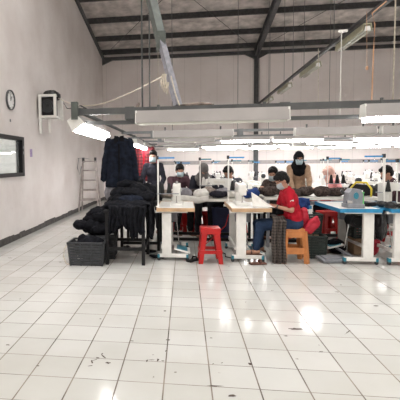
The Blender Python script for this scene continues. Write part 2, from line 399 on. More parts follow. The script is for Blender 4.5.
# roof
rm_ = MB()
def slope(x0, x1, y0, y1, th=.06, dz=0): rm_.prism([(y0, roofz(y0)+dz), (y1, roofz(y1)+dz), (y1, roofz(y1)+th+dz), (y0, roofz(y0)+th+dz)], 'x', x0, x1)
SKY0, SKY1 = -4.4, 8.2
sky_x = [(-1.9, -.7), (1.6, 2.8), (5.1, 6.3), (8.8, 10.0)]  # unseen roof openings, added to let daylight in from above
slope(XL-.2, XR+.2, SKY1, YB+.25); slope(XL-.2, XR+.2, YF-.2, SKY0)
xe = [XL-.2]+[v for s_ in sky_x for v in s_]+[XR+.2]
for k in range(0, len(xe), 2): slope(xe[k], xe[k+1], SKY0, SKY1)
rf = rm_.build('ceiling', K['roof'])
tag(rf, kind='structure', label='sloping roof lined with wrinkled grey foil insulation')
ys = [16.42, 15.33, 14.05, 12.75, 11.5, 10.3, 9.1, 7.9, 6.7, 5.5, 4.3, 3.1, 1.9]
for y in ys:
    MB().box(((XL+XR)/2, y, roofz(y)-.085), (XR-XL, .07, .16), rot=(-.17, 0, 0)).bx(XL, XR, y-.06, y-.0, roofz(y)-.185, roofz(y)-.165).build('purlin', K['steel'], rf)
for x in (2.62, 8.6):
    m = MB()
    y0, y1 = YB-.02, YF
    z0, z1 = roofz(y0)-.17, roofz(y1)-.17
    m.prism([(y0, z0), (y1, z1), (y1, z1-.02), (y0, z0-.02)], 'x', x-.075, x+.075)
    m.prism([(y0, z0-.26), (y1, z1-.26), (y1, z1-.28), (y0, z0-.28)], 'x', x-.075, x+.075)
    m.prism([(y0, z0), (y1, z1), (y1, z1-.27), (y0, z0-.27)], 'x', x-.008, x+.008)
    m.prism([(y0, z0-.26), (y0, z0-.7), (y0-.9, z0-.26+.9*.172)], 'x', x-.008, x+.008)
    m.build('rafter', K['steel'], rf)
# rafter against the gable wall, tie beam and braces
MB().prism([(YB, roofz(YB)-.17), (YF, roofz(YF)-.17), (YF, roofz(YF)-.30), (YB, roofz(YB)-.30)], 'x', XL+.002, XL+.07).build('rafter', K['steel'], rf)
tb = MB().bx(XL+.01, XR, YB-.12, YB-.012, 5.37, 5.49).build('trim_2', K['steel']); tag(tb, kind='structure', label='dark tie beam along the top of the back wall')
MB().prism([(XL+.01, 5.37), (XL+.4, 5.37), (XL+.01, 5.2)], 'y', YB-.11, YB-.02).build('gusset', K['steel'], tb)
for x in (2.62, 8.6): MB().prism([(x-.42, 5.37), (x+.42, 5.37), (x+.08, 5.2), (x-.08, 5.2)], 'y', YB-.13, YB-.02).build('gusset', K['steel'], tb)
for i, x in enumerate((2.62, 8.6)):
    m = MB(); m.bx(x-.075, x+.075, YB-.13, YB-.115, 0, 5.7).bx(x-.075, x+.075, YB-.03, YB-.013, 0, 5.7).bx(x-.008, x+.008, YB-.13, YB-.02, 0, 5.7)
    tag(m.build('column', K['steel']), kind='structure', label='dark steel column on the back wall')
for a, b in (((-3.0, 16.4), (.2, 11.6)), ((2.5, 16.4), (-.6, 11.6)), ((2.7, 16.4), (5.8, 11.6)), ((8.5, 16.4), (5.2, 11.6))):
    MB().cyl((a[0], a[1], roofz(a[1])-.2), (b[0], b[1], roofz(b[1])-.2), .009, n=6).build('brace_rod', K['steel'], rf)

# office window in the left wall
wf = MB()
f_ = .07
wf.bx(XL-.10, XL+.03, wy0, wy1, wz0, wz0+f_).bx(XL-.10, XL+.03, wy0, wy1, wz1-f_, wz1).bx(XL-.10, XL+.03, wy0, wy0+f_, wz0+f_, wz1-f_).bx(XL-.10, XL+.03, wy1-.11, wy1, wz0+f_, wz1-f_)
win = tag(wf.build('window_1', K['black']), kind='structure', label='dark framed office window in the plastered wall')
MB().bx(XL-.05, XL-.044, wy0+f_, wy1-.11, wz0+f_, wz1-f_).build('pane', K['glass'], win)
for z in (1.62, 1.72): MB().bx(XL+.03, XL+.036, wy1-.07, wy1-.045, z, z+.05).build('hinge', K['grey'], win)
# the small office behind it
of = MB()
ox0, oy0, oy1, oz1 = XL-2.3, 4.8, 9.4, 2.6
of.bx(ox0-.05, ox0, oy0, oy1, 0, oz1).bx(ox0, XL-t-.002, oy0-.05, oy0, 0, oz1).bx(ox0, XL-t-.002, oy1, oy1+.05, 0, oz1).bx(ox0, XL-t-.002, oy0, oy1, oz1, oz1+.05).bx(ox0, XL-t-.002, oy0, oy1, -.05, 0)
tag(of.build('wall_office', K['off']), kind='structure')
MBo = empty('ceiling_lamp', (XL-1.5, 7.6, 2.5), 0, 'lit tube lamp seen through the office window', 'lamp')
MB().bx(-.06, .06, -.6, .6, .03, .09).build('lamp_body', K['white'], MBo)
MB().cyl((0, -.58, .0), (0, .58, .0), .02).build('tube', K['lit'], MBo, True)
for (x_, z_) in ((-1.2, 1.72), (-1.9, 2.2)):  # the deeper, higher one is added to brighten the office
    m2_ = copy_tree(MBo); m2_.scale = (1.3, 1.5, 1.3); m2_.location = (XL+x_, 6.6, z_); m2_['label'] = 'lower lit tube lamp seen streaking across the office window' if z_ < 2 else 'added tube lamp deepest inside the office, brightening it behind the window'
cb = empty('office_cabinet', (XL-2.0, 8.1, 0), 0, 'low pale cabinet inside the office behind the window', 'cabinet')
MB().bx(-.22, .22, -.9, .9, .05, 1.42, bev=.01).build('cabinet_body', K['cream'], cb)
for i in range(3): MB().bx(.222, .236, -.88+i*.6, -.88+i*.6+.56, .1, 1.38).build('door', K['white'], cb)

# ------------------------------------------------------------------ wall things on the left
c = atx(9.5, 100, XL)
ck = empty('wall_clock', (XL, c.y, c.z), 0, 'round wall clock with a thin dark rim high on the plastered wall', 'clock')
def ring_x(x0, x1, R, r, n=40):
    m = MB(); V = []
    for x, rad in ((x0, R), (x1, R), (x1, r), (x0, r)):
        V.append([m.bm.verts.new((x, rad*math.cos(2*PI*k/n), rad*math.sin(2*PI*k/n))) for k in range(n)])
    for a in range(4):
        A, B = V[a], V[(a+1) % 4]
        for k in range(n): m.bm.faces.new((A[k], A[(k+1) % n], B[(k+1) % n], B[k]))
    return m
ring_x(.002, .04, .18, .166).build('rim', K['pipe'], ck, 'auto')
MB().cyl((.003, 0, 0), (.02, 0, 0), .159, n=40).build('dial', K['dial'], ck)
MB().bar((.024, 0, -.01), (.024, .05, .07), .008).build('hour_hand', K['black'], ck)
MB().bar((.027, 0, -.02), (.027, -.03, .12), .006).build('minute_hand', K['black'], ck)
m = MB()
for k in range(12):
    a = k*PI/6; m.bar((.0215, .128*math.sin(a), .128*math.cos(a)), (.0215, .146*math.sin(a), .146*math.cos(a)), .007)
m.build('hour_marks', K['black'], ck)
p = atx(10, 120.5, XL); tag(MB().box((XL+.008, p.y, p.z), (.014, .03, .05), bev=.003).build('wall_hook', K['grey']), 'tiny grey hook on the wall below the clock', 'hook')
p = atx(31, 153, XL); tag(MB().box((XL+.003, p.y, p.z), (.004, .13, .16)).build('wall_sticker', K['sticker']), 'small purple sticker on the wall beside the office window', 'sticker')

# wall fan in a white bracket frame: the frame stands out from the wall and faces along the hall
Yf = 8.95
a = at(38.5, 94.5, Yf); b = at(56.5, 117.5, Yf)
fx0, fx1, fz1, fz0 = max(a.x, XL+.02), b.x, a.z, b.z
fn = empty('extractor_fan', (XL, Yf, fz0), 0, 'black extractor fan boxed in a white metal frame high on the wall', 'fan')
W0, W1, HH = fx0-XL, fx1-XL, fz1-fz0
for y in (0, .34):
    MB().bx(W0, W1, y-.02, y+.02, 0, .05).bx(W0, W1, y-.02, y+.02, HH-.05, HH).bx(W0, W0+.055, y-.02, y+.02, .05, HH-.05).bx(W1-.055, W1, y-.02, y+.02, .05, HH-.05).build('frame', K['white'], fn)
for x in (W0+.03, W1-.03):
    for z in (.025, HH-.025): MB().bx(x-.02, x+.02, .02, .32, z-.02, z+.02).build('side_rail', K['white'], fn)
MB().bx(W0+.06, W1-.06, .0, .3, .055, HH-.055, bev=.02).build('fan_housing', K['black'], fn)
mm_ = MB(); cxf = (W0+W1)/2
for r in (.05, .09, .13): mm_.tube([(cxf+r*math.cos(k*PI/12), -.012, HH/2+r*math.sin(k*PI/12)) for k in range(25)], .003, 5)
mm_.build('grille', K['grey'], fn)
remesh(MB().ell((cxf+.03, .17, HH+.03), (.16, .16, .07)).ell((cxf+.14, .2, HH-.02), (.09, .12, .09)), 'plastic_wrap', K['bag'], fn, .015)
wrinkle(bpy.data.objects['plastic_wrap'], .02, 12)
for dx, dz0 in ((.03, .36), (.2, .34)):
    MB().bx(W0+dx-.022, W0+dx+.022, -.02 if dx < .1 else .1, .02 if dx < .1 else .14, -dz0+.02, 0).build('bracket_leg', K['white'], fn)
MB().bx(.003, W0+.01, .08, .12, -.02, .02).bx(.003, W0+.01, .08, .12, HH-.04, HH).build('wall_arm', K['white'], fn)
MB().bx(W1+.02, W1+.06, .3, .34, -.04, HH-.06).bx(W1-.03, W1+.05, .3, .34, HH/2-.02, HH/2+.02).build('side_post', K['white'], fn)

# ------------------------------------------------------------------ ladder (folding A frame)
def ladder():
    L = empty('step_ladder', (0, 0, 0), 0, 'dull aluminium folding ladder standing against the far end of the wall', 'ladder')
    for side, (y0, yt) in enumerate(((-.28, -.03), (.28, .03))):
        for sx in (-1, 1):
            MB().bar((sx*.29, y0, 0), (sx*.19, yt, 1.52), .04, .028).build('rail', K['alu'], L)
        for k in range(1, 5):
            m = MB()
            f = k*.19+.04; x = .29-.10*f
            m.bar((-x, y0+(yt-y0)*f, 1.52*f), (x, y0+(yt-y0)*f, 1.52*f), .035, .035)
            m.build('rung', K['alu'], L)
    MB().bx(-.19, .19, -.06, .06, 1.47, 1.5).build('top_step', K['alu'], L)
    for sx in (-1, 1): MB().bx(sx*.18-.03, sx*.18+.03, -.05, .05, 1.46, 1.6).build('hinge', K['dgrey'], L)
    MB().tube([(-.33, -.1, 1.58), (-.18, -.05, 1.585), (0, 0, 1.56)], .006).tube([(-.3, -.1, 1.58), (-.34, -.12, 1.3), (-.28, -.12, 1.1), (-.22, -.1, 1.35)], .01).build('cord', K['grey'], L)
    return L
L = ladder(); L.location = (-2.80, 12.5, 0); L.rotation_euler = (0, 0, .06)

# ------------------------------------------------------------------ hanging lamp racks
def lamp(lit, ln, name='fluorescent_lamp'):
    r = empty(name, (0, 0, 0))
    # reflector runs along local x, hangs with its face down and its pale side to the front
    m = MB(); m.prism([(-.075, 0), (-.055, .115), (.055, .115), (.075, 0), (.067, 0), (.048, .105), (-.048, .105), (-.067, 0)], 'x', -ln/2, ln/2)
    m.build('reflector', K['trough'], r)
    for sx in (-1, 1):
        MB().prism([(-.075, -.004), (-.055, .116), (.055, .116), (.075, -.004)], 'x', sx*ln/2-.008, sx*ln/2+.008).build('end_cap', K['cap'], r)
    for y in (-.032, .032): MB().cyl((-ln/2+.015, y, -.018 if lit else .0), (ln/2-.015, y, -.018 if lit else .0), .024 if lit else .016, n=12).build('tube', K['lit'] if lit else K['dull'], r, True)
    for sx in (-.35, .35): MB().bx(sx*ln-.012, sx*ln+.012, -.012, .012, .115, .17).build('hanger', K['pipe'], r)
    return r
LIT = Proto(lambda: lamp(True, 1.25)); UNL = Proto(lambda: lamp(False, 1.25))
LIT.get().location = (0, 0, -50); UNL.get().location = (0, 0, -50)
protos = [LIT.o, UNL.o]
def put_lamp(lit, x, y, z, label, group, ln=1.25, rz=0):
    o = copy_tree((LIT if lit else UNL).o); o.location = (x, y, z); o.rotation_euler = (0, 0, rz); o.scale = (ln/1.25, 1, 1)
    tag(o, label, 'lamp', group); return o
# rows of cross frames: Y, top pipe height
def frame_row(Y, x0, x1, zt, first=False):
    PM = K['pipe' if first else 'farpipe']; ph_ = .03 if first else .02
    r = empty('lamp_rack', ((x0+x1)/2, Y, zt), 0)
    h = (x1-x0)/2
    MB().bx(-h, h, -.025, .025, -ph_, ph_).build('upper_pipe', PM, r)
    MB().bx(-h, h, .02, .06, -.125 if first else -.10, -.09 if first else -.075).build('lower_pipe', PM, r)
    for x in [-h+.55+k*1.45 for k in range(int((2*h-.4)/1.45)+1)]:
        MB().bx(x-.045, x+.045, -.03, .065, -.085, ph_+.006).build('clamp', PM, r)
    return r
zt0 = 1.932
frame_row(4.2, -1.08, 4.6, zt0, True)
tag(bpy.data.objects['lamp_rack'], 'long grey double pipe rack nearest the camera, tied under the slanting pole', 'lamp rack')
rows = [(7.4, 1.945), (9.3, 1.965), (11.2, 1.98), (13.1, 1.99), (15.0, 1.99)]
desc = ['second grey pipe rack from the near one, spanning above the sewing tables', 'third grey pipe rack from the near one above the sewing tables', 'fourth grey pipe rack from the near one, over the middle of the hall', 'fifth grey pipe rack from the near one, over the far tables', 'farthest grey pipe rack, close to the back wall']
for (Y, z), d in zip(rows, desc):
    r = frame_row(Y, -1.08, .62*Y+.6, z); tag(r, d, 'lamp rack')
def lampx(px0, px1, Y, z):
    a = at(px0, 140, Y).x; b = at(px1, 140, Y).x
    return (a+b)/2, b-a
x, ln = lampx(138, 285, 4.2, 0); put_lamp(False, x, 4.10, zt0-.135, 'long unlit grey reflector lamp on the near rack below the slanting pole', None, ln)
x, ln = lampx(358, 480, 4.2, 0); put_lamp(True, x, 4.10, zt0-.13, 'lit reflector lamp with white end cap on the near rack', None, ln)
far = [(7.4, 2.02, [(154, 232, 0), (293, 372, 0), (378, 455, 0)]), (9.3, 2.04, [(165, 214, 0), (232, 283, 1), (258, 321, 1), (352, 402, 1), (410, 460, 1)]),
       (11.2, 2.05, [(158, 194, 0), (196, 240, 0), (262, 300, 0), (306, 350, 1), (358, 396, 1)]), (13.1, 2.06, [(164, 195, 0), (202, 247, 1), (252, 288, 1), (292, 330, 0), (336, 372, 1), (378, 415, 1)]),
       (15.0, 2.06, [(168, 198, 1), (206, 236, 1), (243, 275, 1), (281, 312, 1), (318, 350, 1), (356, 388, 1), (394, 424, 1)])]
far[1] = (9.3, 2.04, [(165, 214, 0), (221, 268, 1), (272, 321, 1), (352, 402, 1), (410, 460, 1)])
names = ['second', 'third', 'fourth', 'fifth', 'farthest']
for (Y, z, ls), nm in zip(far, names):
    for p0, p1, l in ls:
        x, ln = lampx(p0, p1, Y, z)
        put_lamp(bool(l), x, Y-.11, z-.175, f"{'lit' if l else 'unlit'} reflector lamp hanging on the {nm} cross rack", f"{'lit' if l else 'unlit'} lamps on the {nm} rack", ln)

# garment rail running into the hall from the end of the near rack
RX = -1.06
gr = empty('garment_rail', (RX, 4.15, 1.97), 0, 'long grey rail running from the near rack toward the back wall, hung with garments', 'rail')
MB().cyl((0, 0, -.02), (0, 11.2, .06), .022).build('rail_tube', K['pipe'], gr, True)
MB().bx(-.03, .03, -.06, 0, -.12, .05).build('end_bracket', K['greenpipe'], gr)
MB().bx(-.012, .012, .2, .9, .045, .05).build('cord', K['black'], gr)
# bright lamps on the rail
for y0, n_ in ((4.85, 'first'), (8.6, 'second'), (10.3, 'third'), (12.2, 'fourth')):
    dx = .03 if y0 < 5 else .12
    o = put_lamp(True, RX+dx, y0, 1.78, {'first': 'bright lit twin tube lamp under the near end of the garment rail', 'second': 'lit lamp on the rail just behind the dark jacket',
        'third': 'lit lamp on the rail behind the red checked garment', 'fourth': 'lit lamp near the far end of the garment rail'}[n_], None, 1.45 if y0 < 5 else 1.25, PI/2)
    if y0 < 5: o.rotation_euler = (-.6, 0, PI/2)
hk = atx(71, 100, XL)
hook = tag(MB().box((XL+.02, 10.9, 3.0), (.04, .05, .09), bev=.008).build('wall_cleat', K['black']), 'small black cleat on the wall left of the rail end', 'cleat')
tag(MB().tube([(XL+.045, 10.9, 3.0), (-2.1, 7.6, 2.42), (RX+.02, 4.5, 2.0)], .008).build('stay_wire', K['black']), 'dark stay wire from the wall cleat to the garment rail', 'wire')

# slanting pole
P0 = at(178, 107, 4.2); P1 = at(161, 40, 4.5); P2 = at(151.5, 0, 4.7)
d = (P2-P1); k = (roofz(4.9)-.25-P1.z)/d.z; P3 = P1+d*k
sl = empty('slanting_pole', P0, 0, 'slanting grey green pole coming down from the roof onto the near rack', 'pole')
MB().bar(Vector((0, 0, .01)), P1-P0+(P0-P1)*.03, .062, .062).build('lower_section', K['greypipe'], sl)
MB().bar(P1-P0, P3-P0, .085, .085).build('upper_section', K['greenpipe'], sl)
MB().bar(P1-P0+Vector((0, 0, -.1)), P1-P0+Vector((0, 0, .08)), .095, .095).build('coupling', K['greenpipe'], sl)
m = MB(); q0 = at(166, 78, 4.25)
for k in range(3):
    m.tube([q0-P0+Vector((-.035+.018*k, -.04, .03)), q0-P0+Vector((-.045+.02*k, -.06, -.06)), q0-P0+Vector((-.02+.018*k, -.05, -.14-.012*k)), q0-P0+Vector((.0+.012*k, -.045, -.05))], .007, 6)
rk = tag(m.build('rope_hank', K['rope']), 'small hank of pale rope tied round the slanting pole', 'rope'); rk.location = P0
tag(MB().tube([at(171, 76, 4.2), at(175, 92, 4.18), at(179.5, 105.5, 4.16)], .006).build('string', K['rope']), 'white string hanging from the rope hank to the rack', 'string')
# pale rope from the fan to the pole
A = Vector((fx1+.02, Yf+.1, at(60, 97.5, Yf).z)); B = at(163, 76, 4.22)
pts = [A.lerp(B, i/16)+Vector((0, 0, -.22*math.sin(PI*i/16))) for i in range(17)]
tag(MB().tube(pts, .007).build('slack_rope', K['rope']), 'long slack white rope strung from the fan frame to the slanting pole', 'rope')
# roll of brown cloth lying on the near rack pipe
b0 = at(180, 108, 4.2); b1 = at(214, 107.5, 4.2)
o = remesh(MB().cap((b0.x, 4.2, zt0+.042), .010, (b1.x*.6+b0.x*.4, 4.2, zt0+.048), .022).cap((b1.x*.6+b0.x*.4, 4.2, zt0+.048), .02, (b1.x, 4.2, zt0+.04), .008), 'cloth_strip', K['taupecloth'], None, .008)
tag(o, 'brownish rag lying along the top of the near rack', 'rag')
o = remesh(MB().cap((at(137, 106, 4.2).x, 4.2, zt0+.03), .018, (at(139, 103, 4.2).x, 4.2, zt0+.07), .012), 'cloth_knot', K['taupecloth'], None, .008)
tag(o, 'small knotted rag standing on the near rack by the two hanging wires', 'rag')

# thin vertical wires
def wire(px, py, Y, z0, m, label, r=.006, group=None, z1=None):
    x = at(px, py, Y).x
    tag(MB().cyl((x, Y, z0), (x, Y, (roofz(Y)-.01) if z1 is None else z1), r, n=8).build('hanging_wire', K[m], smooth=True), label, 'wire', group)
wire(142, 60, 4.2, zt0+.03, 'pipe', 'dark hanging rod above the near rack, first from the wall side', .008)
wire(149.5, 60, 4.2, zt0+.03, 'pipe', 'dark hanging rod above the near rack, just beside the slanting pole', .007)
wire(158, 60, 7.4, 2.05, 'rope', 'thin pale wire hanging behind the slanting pole', .004)
wire(172, 40, 9.3, 2.07, 'pipe', 'faint wire hanging from the roof just past the slanting pole', .006)
for px, Y in ((238, 11.2), (269, 13.1), (293, 11.2), (330, 13.1)):
    wire(px, 60, Y, 3.4 if px == 293 else 2.09, 'pipe', 'thin dark wire hanging from the roof to the far racks', .006, 'thin wires to the far racks')
wire(394, 60, 4.2, zt0+.03, 'rope', 'pale wire hanging at the frame edge above the lit near lamp', .006)

# high lighting tray with old tubes
TX, TZ = 2.72, 3.58
tr = empty('cable_tray', (TX, 10.5, TZ), 0, 'long dark cable tray hung high under the roof from back wall to front', 'tray')
m = MB().bx(-.035, .035, -7.0, 6.0, -.03, -.022).bx(-.035, -.03, -7, 6, -.03, .02).bx(.03, .035, -7, 6, -.03, .02)
m.build('channel', K['steel'], tr)
m = MB()
for i in range(7): m.tube([(random.uniform(-.022, .022), -7+k*.65, .005+random.uniform(0, .015)) for k in range(21)], .007, 5)
m.build('cables', K['greenpipe'], tr)
for k in range(7): y = -6+2*k; MB().cyl((0, y, -.02), (0, y, roofz(10.5+y)-TZ-.02), .006, n=6).build('suspension_wire', K['pipe'], tr)
for i, yy in enumerate((7.9, 10.4, 12.9, 15.4)):
    q = copy_tree(UNL.o); q.location = (TX+.1, yy, TZ-.14); q.rotation_euler = (0, 0, PI/2)
    tag(q, ['aged cream lamp under the high tray, nearest of the four', 'aged cream lamp under the high tray, second from the near end', 'aged cream lamp under the high tray, third from the near end', 'aged cream lamp under the high tray nearest the back wall'][i], 'lamp')
    for ch in q.children:
        if ch.name.startswith('reflector'):
            ch.data = ch.data.copy(); ch.data.materials[0] = K['oldlamp']
        if ch.name.startswith('end_cap'): ch.scale = (1, .6, .6)
hp = at(343, 31, 6.9)
tag(MB().bx(hp.x-.06, hp.x+.06, 6.88, 6.92, hp.z-.015, hp.z+.015).cyl((hp.x-.02, 6.9, hp.z), (hp.x-.02, 6.9, 2.05), .006, n=8).build('pull_cord', K['white']), 'white cord hanging from a small white ceiling rose', 'cord')
hp = at(373.5, 17, 6.3)
tag(MB().tube([(TX, 6.35, TZ), (hp.x-.02, 6.3, hp.z+.05), (hp.x+.02, 6.3, hp.z-.1), (hp.x+.01, 6.3, 2.9), (hp.x, 6.3, 2.1)], .009).build('orange_wire', K['orwire']), 'orange wire hanging down from the end of the cable tray', 'wire')
hp = at(367, 68, 6.3)
tag(MB().ell(hp, (.018, .018, .03)).cyl(hp, hp+Vector((-.02, .0, .75)), .003, n=6).build('hanging_plug', K['orwire'], smooth=True), 'small pink plug dangling beside the orange wire', 'plug')
hp = at(318, 70, 8.5)
tag(MB().cyl((hp.x, 8.5, 3.5), (hp.x+.02, 8.5, 2.1), .005, n=6).build('hanging_string', K['rope']), 'thin pale string hanging below the high tray', 'string')

exec_people = []
# ------------------------------------------------------------------ people
def ik(a, t, l1, l2, hint):
    a, t = Vector(a), Vector(t); d = t-a; L_ = min(d.length, (l1+l2)*.995); dn = d.normalized(); t = a+dn*L_
    x = (l1*l1-l2*l2+L_*L_)/(2*L_); h = math.sqrt(max(0, l1*l1-x*x))
    n = Vector(hint)-dn*dn.dot(Vector(hint)); n.normalize()
    return a+dn*x+n*h, t
def hand(mb, w, d, palm_n, side, curl=.5, s=1):
    # w wrist, d direction of the hand, palm_n palm normal, side +1/-1 where the thumb leaves
    d = Vector(d).normalized(); n = Vector(palm_n); n = (n-d*d.dot(n)).normalized(); t = d.cross(n)*side
    c = w+d*.045*s
    mb.ell(c, (.047*s, .037*s, .017*s), rot=Matrix((d, t, d.cross(t))).transposed(), seg=12, ring=8)
    for i, (o, l) in enumerate(((.027, .066), (.009, .075), (-.009, .070), (-.026, .055))):
        a = w+d*.078*s+t*o*s; cur = a; dd = d.copy()
        for j, f in enumerate((.45, .32, .25)):
            ang = curl*(.5+j*.35); dd = (d*math.cos(ang*(j+1)*.8)+n*math.sin(ang*(j+1)*.8)).normalized()
            nx = cur+dd*l*f*s; mb.cap(cur, (.0088-.0008*j)*s, nx, (.0082-.0008*j)*s, 8); cur = nx
    a = w+d*.022*s+t*.030*s; b = a+(d*.6+t*.7+n*.25).normalized()*.036*s; e = b+(d*.85+t*.2+n*.3).normalized()*.032*s
    mb.cap(a, .012*s, b, .0098*s, 8); mb.cap(b, .0098*s, e, .0082*s, 8)

def person(label, loc, rz, pose='sit', seat=.45, lean=.25, yaw=0, pitch=.35, hl=(.46, .10, .80), hr=(.46, -.10, .80), shirt='dshirt', legs='trous',
           head='hair', hcol='hair', mask='mask', sleeve='long', detail=.009, s=1, wide=1, glasses=False, group=None, shoes=True, name='person', twist=0, kx=.40, ax_=.36, az=.09):
    R_ = empty(name, loc, rz, label, 'person', group)
    pz = (seat+.10) if pose == 'sit' else .90
    pel = Vector((0, 0, pz)); up = Vector((math.sin(lean), 0, math.cos(lean)))
    low = (Vector((0, 0, 1))*.5+up*.5).normalized()
    waist = pel+low*.17; chest = waist+up*.17; nb = chest+up*.18
    hd = nb+Vector((math.sin(lean+.25), 0, math.cos(lean+.25)))*.145
    body = MB()
    body.ell(pel, (.125, .165*wide, .12)).ell(pel+low*.09, (.11, .14*wide, .12)).ell(waist+up*.04, (.10, .135*wide, .13)).ell(chest, (.105, .155*wide, .15)).ell(chest+up*.09, (.09, .165*wide, .08))
    body.cap(nb-up*.05, .058, hd-Vector((.015, 0, .05)), .052)
    hm = Matrix.Rotation(yaw, 3, 'Z') @ Matrix.Rotation(pitch, 3, 'Y')
    H = lambda x, y, z: hd+hm @ Vector((x, y, z))
    body.ell(H(-.005, 0, .02), (.094, .074, .102), hm, 20, 14).ell(H(.02, 0, -.045), (.068, .058, .072), hm, 18, 12)
    body.cap(H(.082, 0, .012), .009, H(.102, 0, -.022), .013, 10).ell(H(.092, 0, -.03), (.014, .019, .010), hm, 10, 8)
    for sy in (-1, 1):
        body.ell(H(-.004, sy*.074, -.012), (.02, .009, .032), hm, 10, 8)
        body.ell(H(.072, sy*.03, -.018), (.022, .022, .02), hm, 10, 8).ell(H(.078, sy*.03, .022), (.014, .022, .008), hm, 10, 6)
    body.ell(H(.08, 0, -.062), (.012, .024, .010), hm, 10, 6).ell(H(.072, 0, -.098), (.018, .022, .016), hm, 10, 8)
    sh = {}; el = {}; wr = {}
    arm = []
    for sy, ht in ((1, hl), (-1, hr)):
        a = nb+Vector((math.sin(twist)*sy*-.1, sy*.175*wide, 0))-up*.045
        ht = Vector(ht); e, w_ = ik(a, ht, .27, .235, (-.25, sy*.55, -.75))
        arm.append((sy, a, e, w_))
        body.cap(nb-up*.05+Vector((0, sy*.05, 0)), .055, a, .052); body.cap(a, .048, e, .037); body.cap(e, .037, w_, .025)
        dirn = (w_-e).normalized(); dirn = (dirn+Vector((.4, -sy*.15, -.15))).normalized()
        hand(body, w_, dirn, (0.1, 0, -1), -1 if sy > 0 else 1, .55)
    leg = []
    for sy in (1, -1):
        hip = pel+Vector((0, sy*.09, -.02))
        if pose == 'sit': kn = Vector((kx, sy*.12, seat+.07)); an = Vector((ax_+(.02 if sy > 0 else -.08), sy*.12, az))
        else: kn = Vector((.03, sy*.10, .48)); an = Vector((-.02, sy*.10, .08))
        leg.append((hip, kn, an))
        body.cap(hip, .082, kn, .056); body.cap(kn, .055, kn.lerp(an, .35), .052); body.cap(kn.lerp(an, .35), .052, an, .034)
        body.cap(an+Vector((-.03, 0, -.045)), .034, an+Vector((.13, sy*.01, -.062)), .024); body.ell(an+Vector((.06, 0, -.05)), (.1, .038, .03))
    bo = remesh(body, 'body', [K['skin'], K['eye'], K['lip']], R_, detail, 3)
    me = bo.data
    for p_ in me.polygons:
        c_ = Vector((0, 0, 0))
        for vi in p_.vertices: c_ += me.vertices[vi].co
        c_ /= len(p_.vertices); q = hm.inverted() @ (c_-hd)
        if q.x > .05 and abs(abs(q.y)-.03) < .014 and abs(q.z+.012) < .007: p_.material_index = 1
        elif q.x > .06 and abs(abs(q.y)-.03) < .02 and abs(q.z-.02) < .005: p_.material_index = 1
        elif q.x > .07 and abs(q.y) < .022 and abs(q.z+.062) < .008: p_.material_index = 2
    # shirt
    g = .018
    m = MB()
    m.ell(pel+low*.03, (.135, .172*wide, .10)).ell(pel+low*.10, (.125+g*.5, .15*wide+g, .13)).ell(waist+up*.04, (.10+g, .14*wide+g, .14)).ell(chest, (.105+g, .158*wide+g, .155)).ell(chest+up*.085, (.088+g, .165*wide+g, .085))
    m.cap(nb-up*.07, .085, nb-up*.015, .068)
    for sy, a, e, w_ in arm:
        m.cap(nb-up*.06+Vector((0, sy*.05, 0)), .066, a, .067)
        if sleeve == 'short': m.cap(a, .066, a.lerp(e, .72), .060)
        else: m.cap(a, .064, e, .052); m.cap(e, .052, e.lerp(w_, .9), .037)
    so = remesh(m, 'shirt', K[shirt], R_, detail, 4); wrinkle(so, .007, 9, len(label))
    # trousers
    m = MB(); m.ell(pel-Vector((0, 0, .0)), (.14, .178*wide, .125))
    for hip, kn, an in leg: m.cap(hip, .097, kn, .072); m.cap(kn, .072, kn.lerp(an, .4), .068); m.cap(kn.lerp(an, .4), .068, kn.lerp(an, .93), .058)
    to = remesh(m, 'trousers', K[legs], R_, detail+.002, 4); wrinkle(to, .007, 8, 3)
    for hip, kn, an in leg:
        f = MB(); f.box(an+Vector((.05, 0, -.083)), (.26, .085, .018), bev=.006); f.tube([an+Vector((.07, -.045, -.08)), an+Vector((.07, -.03, -.03)), an+Vector((.07, .03, -.03)), an+Vector((.07, .045, -.08))], .012, 6)
        f.build('sandal', K['skinfoot'], R_, 'auto')
    if head == 'hair':
        m = MB(); m.ell(H(-.018, 0, .045), (.098, .084, .096), hm, 20, 12).ell(H(-.045, 0, .0), (.068, .08, .085), hm, 16, 10).ell(H(.05, 0, .085), (.045, .06, .035), hm, 12, 8)
        ho = remesh(m, 'hair', K[hcol], R_, .008, 2); wrinkle(ho, .008, 30, 2)
    else:
        m = MB(); m.ell(H(-.022, 0, .022), (.108, .092, .122), hm, 24, 16).ell(H(-.01, 0, -.10), (.088, .085, .06), hm, 16, 10)
        m.cap(hd-up*.09, .10, nb+Vector((.01, 0, 0)), .125).ell(nb-up*.04, (.125, .19*wide, .10)).ell(nb-up*.12+Vector((.05, 0, 0)), (.10, .14*wide, .10))
        ho = remesh(m, 'hijab', K[hcol], R_, .010, 3); wrinkle(ho, .010, 11, 5)
    if mask:
        def fm(u, v):
            th = (u-.5)*2.3; z = .5-v
            rx, ry = .098+.012*math.cos(z*3), .072
            return H(.008+rx*math.cos(th)*(1-.25*abs(z)**2)+.012*math.cos(th*1.3)*max(0, .3-abs(z)), ry*math.sin(th), -.052+z*.098)
        MB().sheet(fm, 16, 8, .003).build('face_mask', K[mask], R_, True)
    if glasses:
        m = MB()
        for sy in (-1, 1): m.tube([H(.108, sy*.033+.024*math.cos(k*PI/8), -.008+.018*math.sin(k*PI/8)) for k in range(17)], .003, 5).tube([H(.106, sy*.057, -.004), H(.06, sy*.083, 0), H(.0, sy*.085, 0)], .0025, 5)
        m.tube([H(.108, -.01, -.006), H(.112, 0, -.002), H(.108, .01, -.006)], .003, 5)
        m.build('glasses', K['black'], R_)
    R_.scale = (s, s, s)
    return R_, dict(arm=arm, H=H, pel=pel, chest=chest, hd=hd, leg=leg)

